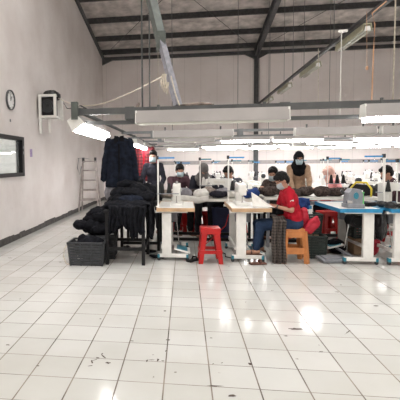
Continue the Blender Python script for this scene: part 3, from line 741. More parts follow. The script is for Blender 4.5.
# ------------------------------------------------------------------ stools
def plastic_stool(m, h=.47, w=.34):
    r = empty('plastic_stool', (0, 0, 0))
    b = MB(); b.box((0, 0, h-.014), (w*.80, w*.80, .028), bev=.010)
    for k in range(4):
        a = k*PI/2; b.box((math.cos(a)*w*.385, math.sin(a)*w*.385, h-.05), (.014 if k % 2 == 0 else w*.74, w*.74 if k % 2 == 0 else .014, .07))
    b.build('seat', m, r, 'auto')
    b = MB().box((0, 0, h+.001), (.08, .03, .004)).build('grip_slot', K['dgrey'], r)
    for sx in (-1, 1):
        for sy in (-1, 1):
            b = MB(); t = (sx*w*.36, sy*w*.36); q = (sx*w*.5, sy*w*.5)
            # each leg is an angle section, flaring to the floor
            b.prism([(t[0], h-.03), (t[0]-sx*.085, h-.03), (q[0]-sx*.06, 0), (q[0], 0)], 'y', 0, .012)
            for v in b.bm.verts:
                f = (h-.03-v.co.z)/(h-.03); v.co.y = (t[1]+(q[1]-t[1])*f) - (v.co.y*sy)
            c = MB(); c.prism([(t[1], h-.03), (t[1]-sy*.085, h-.03), (q[1]-sy*.06, 0), (q[1], 0)], 'x', 0, .012)
            for v in c.bm.verts:
                f = (h-.03-v.co.z)/(h-.03); v.co.x = (t[0]+(q[0]-t[0])*f) - (v.co.x*sx)
            tm = bpy.data.meshes.new('t'); c.bm.to_mesh(tm); c.bm.free(); b.bm.from_mesh(tm); bpy.data.meshes.remove(tm)
            b.build('leg', m, r)
    b = MB(); z = h*.33; e = w*.46
    for k in range(4):
        a = k*PI/2; cx_, cy_ = math.cos(a)*e, math.sin(a)*e
        b.box((cx_*.99, cy_*.99, z), (.012 if k % 2 == 0 else e*1.9, e*1.9 if k % 2 == 0 else .012, .05))
    b.build('brace', m, r)
    return r
RS = Proto(lambda: plastic_stool(K['red'], .50, .34))
RS.get()
o = RS.o; place(o, (.355, 6.20, 0), .04); tag(o, 'red plastic stool standing empty between the two front sewing tables', 'stool', 'red plastic stools')
o = place(RS.get(), (.09, 8.95, 0), .2, 'red plastic stool seen under the clothes bench behind the front tables', 'red plastic stools')
for i, (x, y, r_) in enumerate(((2.60, 8.36, .3), (2.98, 8.36, -.2), (4.1, 8.9, .1))):
    o = place(RS.get(), (x, y, 0), r_, ['red plastic stool under the long bench, beside the dark crates', 'red plastic stool under the long bench, just left of the blue edged table leg', 'red plastic stool deep behind the blue edged table'][i], 'red plastic stools')
ro = empty('plastic_stool', (1.515, 6.33, 0), .04, 'orange brown plastic stool the woman in red sits on', 'stool')
OM = K['orange']
MB().box((0, 0, .465), (.27, .27, .035), bev=.012).build('seat', OM, ro, 'auto')
for sx in (-1, 1):
    for sy in (-1, 1):
        MB().bar((sx*.125, sy*.125, .45), (sx*.155, sy*.155, .002), .055, .055).build('leg', OM, ro)
for k, (dx, dy) in enumerate(((1, 0), (-1, 0), (0, 1), (0, -1))):
    for z0_, z1_ in ((.13, .22), (.36, .45)):
        f = (z0_+z1_)/2/.45; e = .155-.03*f
        MB().box((dx*e, dy*e, (z0_+z1_)/2), (.02 if dx else 2*e, .02 if dy else 2*e, z1_-z0_)).build('side_panel', OM, ro)

# ------------------------------------------------------------------ sewing tables, machines, thread stands
def sewing_table(edge, top='white'):
    r = empty('sewing_table', (0, 0, 0))
    MB().box((0, 0, .752), (1.12, .53, .04)).build('tabletop', K[top], r)
    m = MB(); m.box((0, -.267, .75), (1.13, .008, .052)).box((0, .267, .75), (1.13, .008, .052)).box((-.563, 0, .75), (.008, .54, .052)).box((.563, 0, .75), (.008, .54, .052))
    m.build('edge_band', K[edge], r)
    for sx in (-1, 1):
        MB().box((sx*.47, .13, .40), (.06, .135, .66), bev=.008).build('leg', K['white'], r)
        f = MB().box((sx*.47, .04, .075), (.06, .43, .05), bev=.008).build('foot', K['white'], r)
        for y in (-.165, .245):
            MB().box((sx*.47, y, .07), (.064, .035, .055), bev=.006).build('foot_cap', K['teal'], f)
            MB().cyl((sx*.47-.012, y, .026), (sx*.47+.012, y, .026), .025, n=14).bar((sx*.47, y, .026), (sx*.47, y, .06), .02).build('caster', K['dgrey'], f)
        MB().box((sx*.47, .06, .715), (.05, .46, .03)).build('bracket', K['white'], r)
    MB().box((0, .2, .19), (.9, .03, .045)).build('crossbar', K['white'], r)
    MB().box((0, -.06, .10), (.9, .03, .03)).build('treadle_bar', K['grey'], r)
    pd = MB().box((-.26, -.09, .135), (.36, .24, .02), rot=(.25, 0, 0), bev=.006).build('treadle', K['white'], r)
    MB().box((-.26, -.09, .147), (.28, .16, .012), rot=(.25, 0, 0)).build('treadle_pad', K['teal'], pd)
    MB().cyl((.1, -.04, .16), (.16, .02, .70), .008).build('treadle_rod', K['chrome'], r)
    MB().cyl((.06, .05, .57), (.30, .05, .57), .085, n=20).box((.18, .05, .68), (.12, .06, .08)).cyl((.30, .05, .57), (.33, .05, .57), .05).build('motor', K['black'], r, 'auto')
    MB().box((-.2, .08, .62), (.14, .2, .16), bev=.01).build('control_box', K['grey'], r)
    return r
def sewing_machine(m1='white', accent='cream'):
    r = empty('sewing_machine', (0, 0, 0)); W_ = K[m1]
    MB().box((0, 0, .02), (.50, .18, .04), bev=.008).box((0, 0, -.01), (.46, .15, .03)).build('bed', W_, r, 'auto')
    MB().prism([(.10, .03), (.25, .03), (.25, .30), (.23, .325), (-.18, .325), (-.235, .30), (-.235, .17), (-.15, .165), (-.14, .21), (.07, .215), (.10, .19)], 'y', -.055, .055).build('arm', W_, r)
    MB().box((-.195, 0, .235), (.10, .115, .16), bev=.015).build('needle_head', W_, r, 'auto')
    MB().cyl((.25, 0, .24), (.29, 0, .24), .062, n=20).cyl((.29, 0, .24), (.31, 0, .24), .045, n=20).build('handwheel', K['dgrey'], r, 'auto')
    MB().cyl((-.20, 0, .05), (-.20, 0, .16), .006).box((-.20, 0, .055), (.035, .03, .008)).build('needle_bar', K['chrome'], r)
    MB().cyl((-.17, -.055, .24), (-.17, -.08, .24), .018).build('tension_dial', K['chrome'], r, 'auto')
    MB().box((.02, -.057, .265), (.2, .006, .05)).build('name_plate', K[accent], r)
    MB().cyl((.04, 0, .32), (.04, 0, .36), .022).cyl((-.06, 0, .32), (-.06, 0, .37), .006).build('thread_guide', K['chrome'], r, 'auto')
    return r
def thread_stand(nc=2, cone='black', bar=.24, h=.74, thick=.012, barmat='barblue'):
    r = empty('thread_stand', (0, 0, 0))
    MB().cyl((0, 0, 0), (0, 0, h), thick, n=12).cyl((0, 0, 0), (0, 0, .015), .035).build('post', K['white'], r, 'auto')
    b = MB().bx(-.02, bar, -.012, .012, h-.035, h-.012).build('top_bar', K[barmat], r)
    MB().bx(-.025, .01, -.02, .02, h-.045, h+.01).build('bar_clamp', K['dgrey'], b)
    MB().tube([(bar*.5, 0, h-.035), (bar*.5, 0, h-.08), (bar*.5+.01, 0, h-.09)], .003, 5).build('hook', K['chrome'], b)
    MB().tube([(bar*.9, 0, h-.035), (bar*.9, 0, h-.08), (bar*.9+.01, 0, h-.09)], .003, 5).build('hook', K['chrome'], b)
    MB().bx(-.02, bar+.06, -.03, .03, .19, .20).build('spool_tray', K['grey'], r)
    for k in range(nc):
        x = .06+k*.10
        c_ = MB().lathe([(.034, .0), (.036, .01), (.020, .13), (.014, .14), (.012, .15)], (x, 0, .203), 14).build('thread_cone', K[cone], r, 'auto')
    return r
TW = Proto(lambda: sewing_table('wood')); TB_ = Proto(lambda: sewing_table('blue')); TG = Proto(lambda: sewing_table('white'))
SMW = Proto(sewing_machine); TS = Proto(thread_stand)
def T3(pr, loc, rz, label, cat, group=None):
    o = pr.get(); place(o, loc, rz); tag(o, label, cat); 
    if group: o['group'] = group
    elif 'group' in o: del o['group']
    return o
ZT = .774
YT = 6.68
# front row
T3(TW, (.92, YT, 0), PI/2, 'white legged sewing table with wooden edge before the woman in red', 'table')
T3(TW, (-.13, YT, 0), PI/2, 'white legged sewing table left of the empty red stool', 'table')
T3(TB_, (2.34, YT, 0), -PI/2, 'white sewing table with bright blue edge in the front row', 'table')
T3(TB_, (2.99, YT, 0), PI/2, 'blue edged sewing table cut by the right frame edge', 'table')
T3(SMW, (.84, 6.70, ZT), PI/2, 'white sewing machine the woman in red is working at', 'sewing machine')
T3(SMW, (-.12, 6.62, ZT), PI/2, 'white sewing machine on the table left of the empty red stool', 'sewing machine')
T3(SMW, (3.02, 6.62, ZT), 2.3, 'white sewing machine on the blue edged table at the frame edge', 'sewing machine')
T3(TS, (-.385, 6.28, ZT), 0, 'white thread stand with blue top bar on the table beside the black garments', 'thread stand')
T3(TS, (.68, 6.9, ZT), 0, 'white thread stand with blue top bar on the wooden edged table', 'thread stand')
o = T3(Proto(lambda: thread_stand(1, 'black', -.26, .73, .018)), (2.80, 6.55, ZT), 0, 'thick white post with a blue top bar beside the blue edged table', 'thread stand')
# white cover sheet leaning from machine to table front (wedge of white paper-like cloth)
wc = MB()
def wf_(u, v): 
    x = .94+.30*u; z = .785+.21*(1-u)**1.1*v
    return (x, 6.17+.12*v, z+.004*math.sin(u*9+v*5))
wc.sheet(wf_, 14, 8, .006)
tag(wc.build('white_cloth', K['whitecloth'], smooth=True), 'white panel of cloth sloping down from the machine to the wooden table edge', 'cloth')
# overlock machine, grey with blue disc
ov = empty('overlock_machine', (2.31, 6.32, ZT), 0, 'grey overlock machine with a round blue cover on the blue edged table', 'overlock machine')
MB().box((0, 0, .03), (.34, .26, .06), bev=.01).build('base', K['grey'], ov, 'auto')
MB().prism([(-.15, .05), (.13, .05), (.14, .20), (.09, .27), (-.06, .28), (-.13, .22)], 'y', -.11, .11).build('housing', K['grey'], ov)
MB().cyl((.0, -.112, .18), (.0, -.13, .18), .048, n=24).cyl((.0, -.13, .18), (.0, -.14, .18), .024, n=20).build('round_cover', K['teal'], ov, 'auto')
MB().box((-.12, -.1, .09), (.1, .05, .04)).build('cloth_plate', K['chrome'], ov)
MB().cyl((-.16, .05, .2), (-.22, .05, .25), .025).build('handwheel', K['dgrey'], ov, 'auto')
ov.scale = (.66, .9, .95)
gb_ = empty('spool', (2.45, 6.38, ZT), 0, 'tall green spool standing between the grey and the black machine', 'spool')
MB().lathe([(.03, 0), (.03, .02), (.026, .03), (.022, .19), (.03, .2), (.03, .21)], n=16).build('yarn', K['green'], gb_, 'auto')
MB().cyl((0, 0, .0), (0, 0, .235), .009).build('core', K['white'], gb_)
bm_ = empty('button_machine', (2.53, 6.62, ZT), PI/2+.6, 'black sewing machine with yellow cable guard behind the black plastic lumps', 'sewing machine')
MB().box((0, 0, .03), (.36, .18, .06), bev=.01).build('bed', K['black'], bm_, 'auto')
MB().prism([(.06, .05), (.17, .05), (.17, .27), (.13, .31), (-.14, .30), (-.18, .26), (-.18, .16), (-.12, .15), (.02, .18)], 'y', -.05, .05).build('arm', K['black'], bm_)
MB().tube([(.12, .06, .08), (.12, .065, .25), (.04, .06, .335), (-.12, .06, .335), (-.185, .05, .25), (-.185, .05, .14)], .014).build('cable_guard', K['yellow'], bm_, True)
MB().cyl((.17, 0, .2), (.2, 0, .2), .06, n=18).build('handwheel', K['dgrey'], bm_, 'auto')

# ------------------------------------------------------------------ cloth things
def crumple(name, loc, r, m, label, cat='garment', group=None, seed=0, amp=.03, freq=9, vox=.012, parts=None, rz=0):
    rnd = random.Random(seed); mb = MB()
    mb.ell((0, 0, r[2]*.55), (r[0]*.85, r[1]*.85, r[2]*.5))
    for k in range(6):
        a = rnd.uniform(0, 2*PI); q = rnd.uniform(.3, .65)
        mb.ell((math.cos(a)*r[0]*q, math.sin(a)*r[1]*q, r[2]*rnd.uniform(.35, .75)), (r[0]*rnd.uniform(.3, .5), r[1]*rnd.uniform(.3, .5), r[2]*rnd.uniform(.3, .45)))
    o = remesh(mb, name, K[m], None, vox, 2); wrinkle(o, amp, freq, seed)
    for v in o.data.vertices: v.co.z = max(v.co.z, .004)
    o.location = loc; o.rotation_euler = (0, 0, rz)
    return tag(o, label, cat, group)
def drape(name, p, w, h, m, label, cat='garment', group=None, seed=0, dx=(1, 0), amp=.02, th=.012, taper=0, over=.12):
    # cloth lying over an edge: w wide along dx, hanging h down
    rnd = random.Random(seed); ph = rnd.uniform(0, 6); p = Vector(p); D = Vector((dx[0], dx[1], 0)); Nn = Vector((dx[1], -dx[0], 0))
    def f(u, v):
        x = (u-.5)*w*(1-taper*v)+.012*math.sin(v*7+ph); s_ = v*(h+over)
        if s_ < over: y = -(over-s_)+.0; z = .02*math.sin(s_/over*PI*.5)-.0
        else: y = .0+.012; z = -(s_-over)+.02
        y += amp*math.sin(u*15+ph+v*2)*min(1, .3+v)+amp*.5*math.sin(u*31+ph*2)*v+.008*noise.noise(Vector((u*6, v*6, ph)))*2
        z += .02*math.sin(u*9+ph)*v
        return p+D*x+Nn*y+Vector((0, 0, z))
    return tag(MB().sheet(f, 34, 26, th).build(name, K[m], smooth=True), label, cat, group)

# plaid cloth over the lap of the woman in red
def pf(u, v):
    s_ = v*.98; x = 1.29+(u-.5)*.17*(1+.12*v)+.01*math.sin(v*8)
    if s_ < .26: y = 6.14+.20*(1-s_/.26); z = .655+.0*s_+.01*math.sin(u*6)-.06*(s_/.26)**3
    else: y = 6.125+.012*math.sin(u*17+v*2); z = .615-(s_-.26)*.845
    return (x, y+.010*math.sin(u*16+v*3), max(z, .012))
tag(MB().sheet(pf, 30, 40, .006).build('plaid_cloth', K['plaidgrey'], smooth=True), 'brown and grey plaid cloth hanging from the lap of the woman in red', 'cloth')

# red bag behind the woman in red: two lumps
rb = crumple('cloth_bag', (1.68, 6.32, .42), (.08, .08, .25), 'redbag', 'small red cloth bag slumped on the rim of the dark crate', 'bag', None, 5, .022, 7, .008, rz=.3)
rb.rotation_euler = (0, .75, .1)
rb2 = crumple('cloth_bundle', (1.69, 6.44, .44), (.075, .08, .30), 'redbag', 'red cloth bundle hanging behind the back of the woman in red', 'bundle', None, 9, .02, 7, .008)

# crates
def crate(w, d, h, m='crate', taper=.88):
    r = empty('plastic_crate', (0, 0, 0)); b = MB(); t = .012
    def wallp(sgn, axis):
        for k in range(7):       # slatted walls: real gaps between the ribs
            z0_ = .03+k*(h-.05)/7; z1_ = z0_+(h-.05)/7*.8; f0 = taper+(1-taper)*(z0_+z1_)/2/h
            if axis == 'x': b.box((sgn*w/2*f0, 0, (z0_+z1_)/2), (t, d*f0, z1_-z0_))
            else: b.box((0, sgn*d/2*f0, (z0_+z1_)/2), (w*f0, t, z1_-z0_))
    for sg in (-1, 1): wallp(sg, 'x'); wallp(sg, 'y')
    for sx in (-1, 1):
        for sy in (-1, 1):
            b.bar((sx*w/2*taper, sy*d/2*taper, 0), (sx*w/2, sy*d/2, h), .026, .026)
            for q in (.33,): b.bar((sx*w/2*taper*q, sy*d/2*taper, 0), (sx*w/2*q, sy*d/2, h), .014, .014).bar((sx*w/2*taper, sy*d/2*taper*q, 0), (sx*w/2, sy*d/2*q, h), .014, .014)
    b.box((0, 0, .012), (w*taper, d*taper, .02))
    b.build('basket_body', K[m], r)
    e = MB()
    for sg in (-1, 1): e.box((sg*w/2, 0, h), (.034, d+.034, .028), bev=.006).box((0, sg*d/2, h), (w+.034, .034, .028), bev=.006)
    e.build('rim', K[m], r)
    return r
c1 = place(crate(.50, .38, .32, 'dgrey'), (-1.36, 5.93, 0), .02); tag(c1, 'charcoal slatted laundry basket on the tiles at the front of the heap', 'basket')
MB().tube([(-.26, -.12, .30), (-.31, -.14, .24), (-.33, -.14, .12), (-.29, -.15, .03), (-.24, -.16, .012)], .008).build('rope_handle', K['rope'], c1)
c2 = place(crate(.42, .36, .34, 'dgrey'), (-1.24, 6.36, .0), .1); tag(c2, 'dark slatted basket just behind the front one, buried in black cloth', 'basket')
c3 = place(crate(.31, .30, .32), (1.88, 6.66, 0), 0); tag(c3, 'dark green slatted crate on the floor behind the orange stool', 'crate')
c4 = place(crate(.28, .26, .30), (1.93, 7.0, .30), .05); tag(c4, 'dark green crate raised behind the lower crate, under the long bench', 'crate')
tag(MB().box((1.93, 7.0, .145), (.3, .26, .29), bev=.01).build('cardboard_box', K['brown']), 'brown box on the floor carrying the raised green crate', 'box')
c5 = place(crate(.28, .3, .34), (2.66, 6.98, .25), .05); tag(c5, 'dark green crate between the two blue edged tables', 'crate')
tag(MB().box((2.66, 6.98, .12), (.26, .26, .24), bev=.01).build('cardboard_box', K['brown']), 'brown box under the crate between the blue edged tables', 'box')
crumple('black_cloth_bundle', (-1.36, 5.93, .04), (.235, .17, .33), 'blackcloth', 'black cloth filling the front laundry basket', 'cloth', None, 21, .016, 9, .012)
# navy bin
nb_ = empty('waste_bin', (.70, 8.28, 0), 0, 'tall navy plastic bin behind the red stool, stuffed with black cloth', 'bin')
MB().lathe([(.16, .0), (.17, .02), (.215, .55), (.225, .57), (.21, .58), (.16, .05), (.01, .04)], n=28).build('bin_body', K['navybin'], nb_, 'auto')
crumple('black_cloth_bundle', (.70, 8.28, .5), (.19, .19, .24), 'blackcloth', 'black cloth bulging out of the navy bin', 'cloth', None, 31, .02, 8, .014)

# the heap of black garments over the baskets
G = 'black garments heaped over the baskets'
heap = [(-1.24, 6.36, .33, .24, .22, .20), (-1.36, 6.44, .36, .26, .22, .20), (-1.10, 6.48, .40, .22, .22, .22), (-1.34, 6.50, .47, .26, .22, .18), (-1.20, 6.44, .50, .26, .22, .20), (-1.30, 6.5, .58, .2, .2, .16), (-1.12, 6.56, .60, .24, .2, .18), (-1.02, 6.62, .70, .2, .2, .16)]
for i, (x, y, z, a_, b_, c_) in enumerate(heap):
    crumple('crumpled_garment', (x, y, z), (a_, b_, c_), 'blackcloth', 'black crumpled garment in the soft heap above the two grey baskets', 'garment', G, 40+i, .022, 8, .012, rz=i)
crumple('crumpled_garment', (-1.56, 6.30, .42), (.14, .14, .14), 'blackcloth', 'black sleeve end drooping off the side of the heap over the floor', 'garment', None, 71, .014, 9, .010)

# black trestle table with cloth
bt = empty('trestle_table', (-.82, 6.25, 0), 0, 'black square-legged table covered with dark garments in front of the rail', 'table')
for x in (-.26, .25):
    for y in (-.37, .37): MB().box((x, y, .37), (.045, .045, .74)).build('leg', K['black'], bt)
MB().box((0, -.37, .225), (.50, .025, .045)).build('crossbar', K['black'], bt); MB().box((0, .37, .225), (.50, .025, .045)).build('crossbar', K['black'], bt)
for x in (-.26, .25): MB().box((x, 0, .225), (.025, .72, .045)).build('crossbar', K['black'], bt)
MB().box((0, 0, .755), (.60, .82, .03)).build('tabletop', K['black'], bt)
b2 = empty('trestle_table', (-.72, 7.3, 0), 0, 'black square-legged table behind the first black one, under the jacket', 'table')
for x in (-.3, .3):
    for y in (-.4, .4): MB().box((x, y, .36), (.045, .045, .72)).build('leg', K['black'], b2)
MB().box((0, -.4, .12), (.6, .025, .045)).build('crossbar', K['black'], b2); MB().box((0, 0, .735), (.68, .86, .03)).build('tabletop', K['black'], b2)
lay = [(-.95, 6.02, .76, 'blackcloth', .22, .17, .12), (-.66, 6.05, .76, 'blackcloth', .2, .17, .12), (-.8, 6.3, .78, 'navycloth', .26, .2, .16), (-.62, 6.45, .80, 'blackcloth', .2, .2, .18), (-.98, 6.45, .78, 'blackcloth', .2, .2, .16), (-.80, 6.45, .9, 'blackcloth', .2, .18, .14),
       (-1.0, 6.62, .84, 'blackcloth', .18, .18, .2), (-.72, 6.62, .86, 'blackcloth', .2, .18, .22), (-.92, 6.85, 1.0, 'blackcloth', .2, .14, .14), (-.62, 7.1, .76, 'blackcloth', .24, .25, .3), (-.85, 7.3, .76, 'blackcloth', .25, .25, .32), (-.55, 7.45, .84, 'blackcloth', .22, .22, .18)]
for i, (x, y, z, mt, a_, b_, c_) in enumerate(lay):
    far_ = y > 7
    crumple('crumpled_garment', (x, y, z), (a_, b_, c_), mt, 'dark crumpled garment piled on the black table behind the first' if far_ else 'dark crumpled garment piled on top of the front black table', 'garment', 'garments on the second black table' if far_ else 'garments on the front black table', 90+i, .02, 9, .013, rz=i*.8)
G2 = 'black trousers hanging off the black table'
for i, (x, y, w_, h_) in enumerate(((-.98, 5.84, .16, .36), (-.79, 5.83, .2, .30), (-.61, 5.84, .17, .38), (-.70, 5.80, .14, .44), (-.90, 5.80, .13, .28))):
    drape('hanging_trousers', (x, y, .81), w_, h_, 'blackcloth', 'black garment leg hanging down the front of the black table', 'garment', G2, i, (1, 0), .014, .012, .25)
for i, (y, h_) in enumerate(((6.05, .45), (6.35, .55), (6.62, .5))):
    drape('hanging_sleeve', (-.50, y, .83), .26, h_, 'blackcloth', 'black garment hanging off the side of the black table facing the sewing tables', 'garment', 'black garments on the table side', 20+i, (0, 1), .015, .012, .2)
# greyish white cloth between ladder and jacket
crumple('grey_shirt', (-1.17, 7.02, .76), (.15, .14, .27), 'greycloth', 'pale greyish lilac shirt bunched at the left hem of the jacket', 'shirt', None, 35, .014, 9, .010)
for i, (x, y, z0_, w_) in enumerate(((-1.02, 8.3, 1.15, .34), (-.92, 8.0, 1.1, .3), (-1.0, 7.7, 1.05, .3))):
    drape('hanging_garment', (x, y, z0_), w_, .75, 'blackcloth', 'black garment hanging between the dark jacket and the red checked one', 'garment', 'black garments behind the jacket', 50+i, (1, 0), .02, .014, .1, .1)
# stand bench holding those
tag(MB().bx(-1.25, -.65, 7.72, 8.4, 1.0, 1.03).bx(-1.25, -1.21, 7.72, 7.76, 0, 1.0).bx(-.69, -.65, 7.72, 7.76, 0, 1.0).bx(-1.25, -1.21, 8.36, 8.4, 0, 1.0).bx(-.69, -.65, 8.36, 8.4, 0, 1.0).build('garment_stand', K['black']), 'black metal stand carrying dark garments behind the jacket', 'stand')
# floor scraps under the black table
for i, (x, y) in enumerate(((-.55, 6.75), (-.75, 6.9), (-.95, 7.0), (-.40, 6.35))):
    crumple('cloth_scrap', (x, y, 0), (.13, .07, .04), 'blackcloth', 'small black scrap on the tiles beneath the black table', 'scrap', 'black scraps on the floor', 60+i, .01, 12, .008, rz=i)

# garments on the rail
def garment(w, h, m, m2, sleeve_l, open_=False, seed=1, depth=.10):
    r = empty('hanging_shirt', (0, 0, 0))
    mb = MB(); rings = []
    prof = [(0.0, .13, .30), (.02, .17, .42), (.045, .30, .55), (.08, .395, .68), (.12, .42, .80), (.25, .41, .92), (.45, .41, 1), (.7, .44, 1.05), (.9, .47, 1.1), (1.0, .475, 1.1)]
    for v, ww, dd in prof:
        rings.append([mb.bm.verts.new((w*ww*math.copysign(abs(math.cos(a))**.75, math.cos(a)), depth*.62*dd*math.copysign(abs(math.sin(a))**.8, math.sin(a)), -.02-v*h)) for a in [2*PI*k/32 for k in range(32)]])
    for a, c in zip(rings, rings[1:]):
        for k in range(32): mb.bm.faces.new((a[k], a[(k+1) % 32], c[(k+1) % 32], c[k]))
    mb.bm.faces.new(list(reversed(rings[0]))); mb.bm.faces.new(rings[-1])
    o = remesh(mb, 'shirt_body', K[m], r, .010, 4); wrinkle(o, .010, 7, seed)
    for v in o.data.vertices: v.co.y += .018*math.sin(v.co.x*34+seed)*min(1, -v.co.z*1.6)
    for sx in (-1, 1):
        mb = MB(); mb.cap((sx*w*.34, 0, -.10), .062, (sx*w*.46, .0, -.10-sleeve_l*.5), .060).cap((sx*w*.46, .0, -.10-sleeve_l*.5), .060, (sx*w*.535, -.01, -.08-sleeve_l), .052)
        s_ = remesh(mb, 'sleeve', K[m], r, .010, 3); wrinkle(s_, .010, 9, seed+sx)
    mb = MB()
    for sx in (-1, 1): mb.prism([(sx*.01, -.01), (sx*.075, .0), (sx*.09, -.10), (sx*.015, -.16)], 'y', -.072, -.050)
    mb.build('collar', K[m2], r)
    mb = MB().bx(-.014, .014, -depth*.70, -depth*.60, -h*.95, -.14); mb.build('placket', K[m2], r)
    hg = MB().tube([(-w*.33, 0, -.055), (0, 0, .02), (w*.33, 0, -.055)], .006).tube([(0, 0, .02), (0, 0, .07), (.02, 0, .1), (.0, 0, .125), (-.02, 0, .105)], .004)
    hg.build('coat_hanger', K['white'], r)
    return r
j = garment(.50, .82, 'navycloth', 'blackcloth', .62, seed=3, depth=.15); place(j, (RX, 7.0, 1.87), .06); tag(j, 'large dark navy black jacket with long sleeves hanging from the rail', 'jacket')
j = garment(.56, .86, 'plaidred', 'redcloth', .5, seed=8, depth=.13); place(j, (RX+.09, 10.4, 1.86), 0); tag(j, 'red checked shirt hanging from the rail behind the dark jacket', 'shirt')
j = garment(.5, .8, 'plaidred', 'redcloth', .5, seed=11, depth=.12); place(j, (RX+.02, 10.9, 1.86), 0); tag(j, 'second red checked shirt tucked right behind the first on the rail', 'shirt')

# ------------------------------------------------------------------ long benches
def bench(loc, L_, D_, label, topm='white', z=.80, legm='grey'):
    r = empty('work_bench', loc, 0, label, 'bench')
    MB().box((0, 0, z-.02), (L_, D_, .045), bev=.005).build('tabletop', K[topm], r)
    for sx in (-1, 1):
        for sy in (-1, 1): MB().box((sx*(L_/2-.06), sy*(D_/2-.05), (z-.04)/2), (.045, .045, z-.04)).build('leg', K[legm], r)
    for sy in (-1, 1): MB().box((0, sy*(D_/2-.05), .11), (L_-.12, .03, .05)).build('lower_rail', K['black'], r)
    return r
bench((.42, 7.68, 0), 1.60, .70, 'long bench behind the two wooden edged tables, covered in clothes', 'cream', .80, 'black')
bench((2.21, 7.66, 0), 1.80, .70, 'long grey bench with dark brown cloth in front of the standing woman', 'cream', .83, 'grey')
bench((2.42, 8.85, 0), 1.4, .34, 'narrow shelf bench behind the standing woman bench, piled with red boxes', 'grey', .62, 'grey')
# clothes on the first bench
cols = ['taupecloth', 'whitecloth', 'greycloth', 'browncloth', 'whitecloth', 'taupecloth', 'dshirt', 'greycloth', 'whitecloth', 'browncloth', 'bluecloth']
GL = 'mixed garments on the bench behind the front tables'
for i in range(11):
    x = -.28+i*.14; y = 7.48+(.3 if i % 2 else 0)
    crumple('piled_garment', (x, y, .81), (.16, .15, .12+.02*(i % 3)), cols[i], 'crumpled garment lying on the clothes bench behind the two front tables', 'garment', GL, 120+i, .016, 10, .012, rz=i)
drape('white_cloth', (.10, 7.32, .83), .62, .10, 'whitecloth', 'white cloth spread along the front lip of the clothes bench', 'cloth', None, 77, (1, 0), .008, .008, 0, .4)
for i in range(6):
    x = 1.78+i*.235
    crumple('brown_garment', (x, 7.50+.1*(i % 2), .832), (.17, .15, .13+.015*(i % 3)), 'browncloth', 'dark brown checked garment in the row heaped on the grey bench', 'garment', 'dark brown garments on the grey bench', 150+i, .016, 11, .010, rz=i)
crumple('brown_garment', (1.42, 7.55, .832), (.17, .16, .16), 'browncloth', 'brown garment under the hands of the worker behind the woman in red', 'garment', None, 160, .016, 11, .010)
# things under and on the second bench
for i, (x, z, m_) in enumerate(((2.45, .65, 'red'), (2.7, .65, 'red'), (2.2, .65, 'navybin'), (2.95, .65, 'white'))):
    tag(MB().box((x, 8.85, .645+.06), (.2, .26, .12), bev=.02).build('small_box', K[m_], smooth='auto'), ['red box on the shelf under the brown garments, nearer the crates', 'red box on the shelf under the brown garments, nearer the blue edged table', 'navy box on the shelf behind the raised crate', 'white box on the shelf behind the blue edged table'][i], 'box')
bo_ = empty('bottle', (2.10, 7.25, .62), 0, 'white bottle standing in the raised green crate', 'bottle')
MB().lathe([(.03, 0), (.032, .01), (.032, .12), (.014, .16), (.014, .175)], n=16).build('bottle_body', K['white'], bo_, 'auto')
bo_.location = (1.94, 7.0, .33); MB().cyl((0, 0, .175), (0, 0, .20), .016).build('cap', K['blue'], bo_)
bo_.scale = (1.3, 1.3, 2.0)
drape('blue_cloth', (1.86, 7.30, .80), .34, .16, 'bluecloth', 'dark blue cloth draped off the grey bench above the crates', 'cloth', None, 88, (1, 0), .02, .012, .2, .1)
# black plastic on the blue edged table at the frame edge
for i, (x, y, z, r_) in enumerate(((2.76, 6.22, .775, .09), (2.86, 6.18, .775, .07), (2.72, 6.4, .775, .09))):
    crumple('plastic_lump', (x, y, z), (r_, r_*.8, r_*.9), 'bag', 'shiny black plastic lump on the corner of the blue edged tables', 'bag', 'black plastic lumps on the table corner', 170+i, .015, 12, .008, rz=i)
tag(MB().box((2.665, 6.5, .755), (.105, .4, .03)).build('bridge_board', K['blue']), 'blue board bridging the gap between the blue edged tables', 'board')
crumple('black_bag', (2.67, 6.35, .30), (.09, .14, .42), 'bag', 'black plastic bag hanging under the gap between the blue edged tables', 'bag', None, 181, .016, 9, .010)
crumple('red_cloth', (2.77, 6.75, .002), (.09, .10, .40), 'redbag', 'red cloth bag on the floor by the leg at the frame edge', 'bag', None, 182, .014, 9, .009)
crumple('black_cloth_bundle', (2.32, 7.0, .0), (.16, .2, .2), 'blackcloth', 'dark bundle on the floor under the blue edged table', 'bundle', None, 183, .02, 9, .012)
crumple('cloth_scrap', (3.0, 6.02, .0), (.13, .06, .05), 'blackcloth', 'black scrap on the tiles before the table at the frame edge', 'scrap', None, 184, .01, 12, .008)
tag(MB().box((2.05, 6.35, .04), (.34, .24, .03), rot=(.12, 0, .2), bev=.006).box((2.05, 6.36, .06), (.24, .15, .02), rot=(.12, 0, .2)).build('foot_pedal', K['grey']), 'loose grey foot pedal on the floor beside the blue edged table', 'pedal')
tag(MB().tube([(.5, 6.9, .01), (.62, 6.7, .012), (.60, 6.5, .01), (.72, 6.35, .012), (.95, 6.4, .01)], .008).build('cable', K['black']), 'black cable lying on the tiles under the wooden edged table', 'cable')
tag(MB().tube([(.3, 7.2, .02), (.5, 7.0, .25), (.64, 6.9, .42), (.68, 6.85, .6)], .007).build('cable', K['red']), 'red cable looping up behind the empty red stool', 'cable')
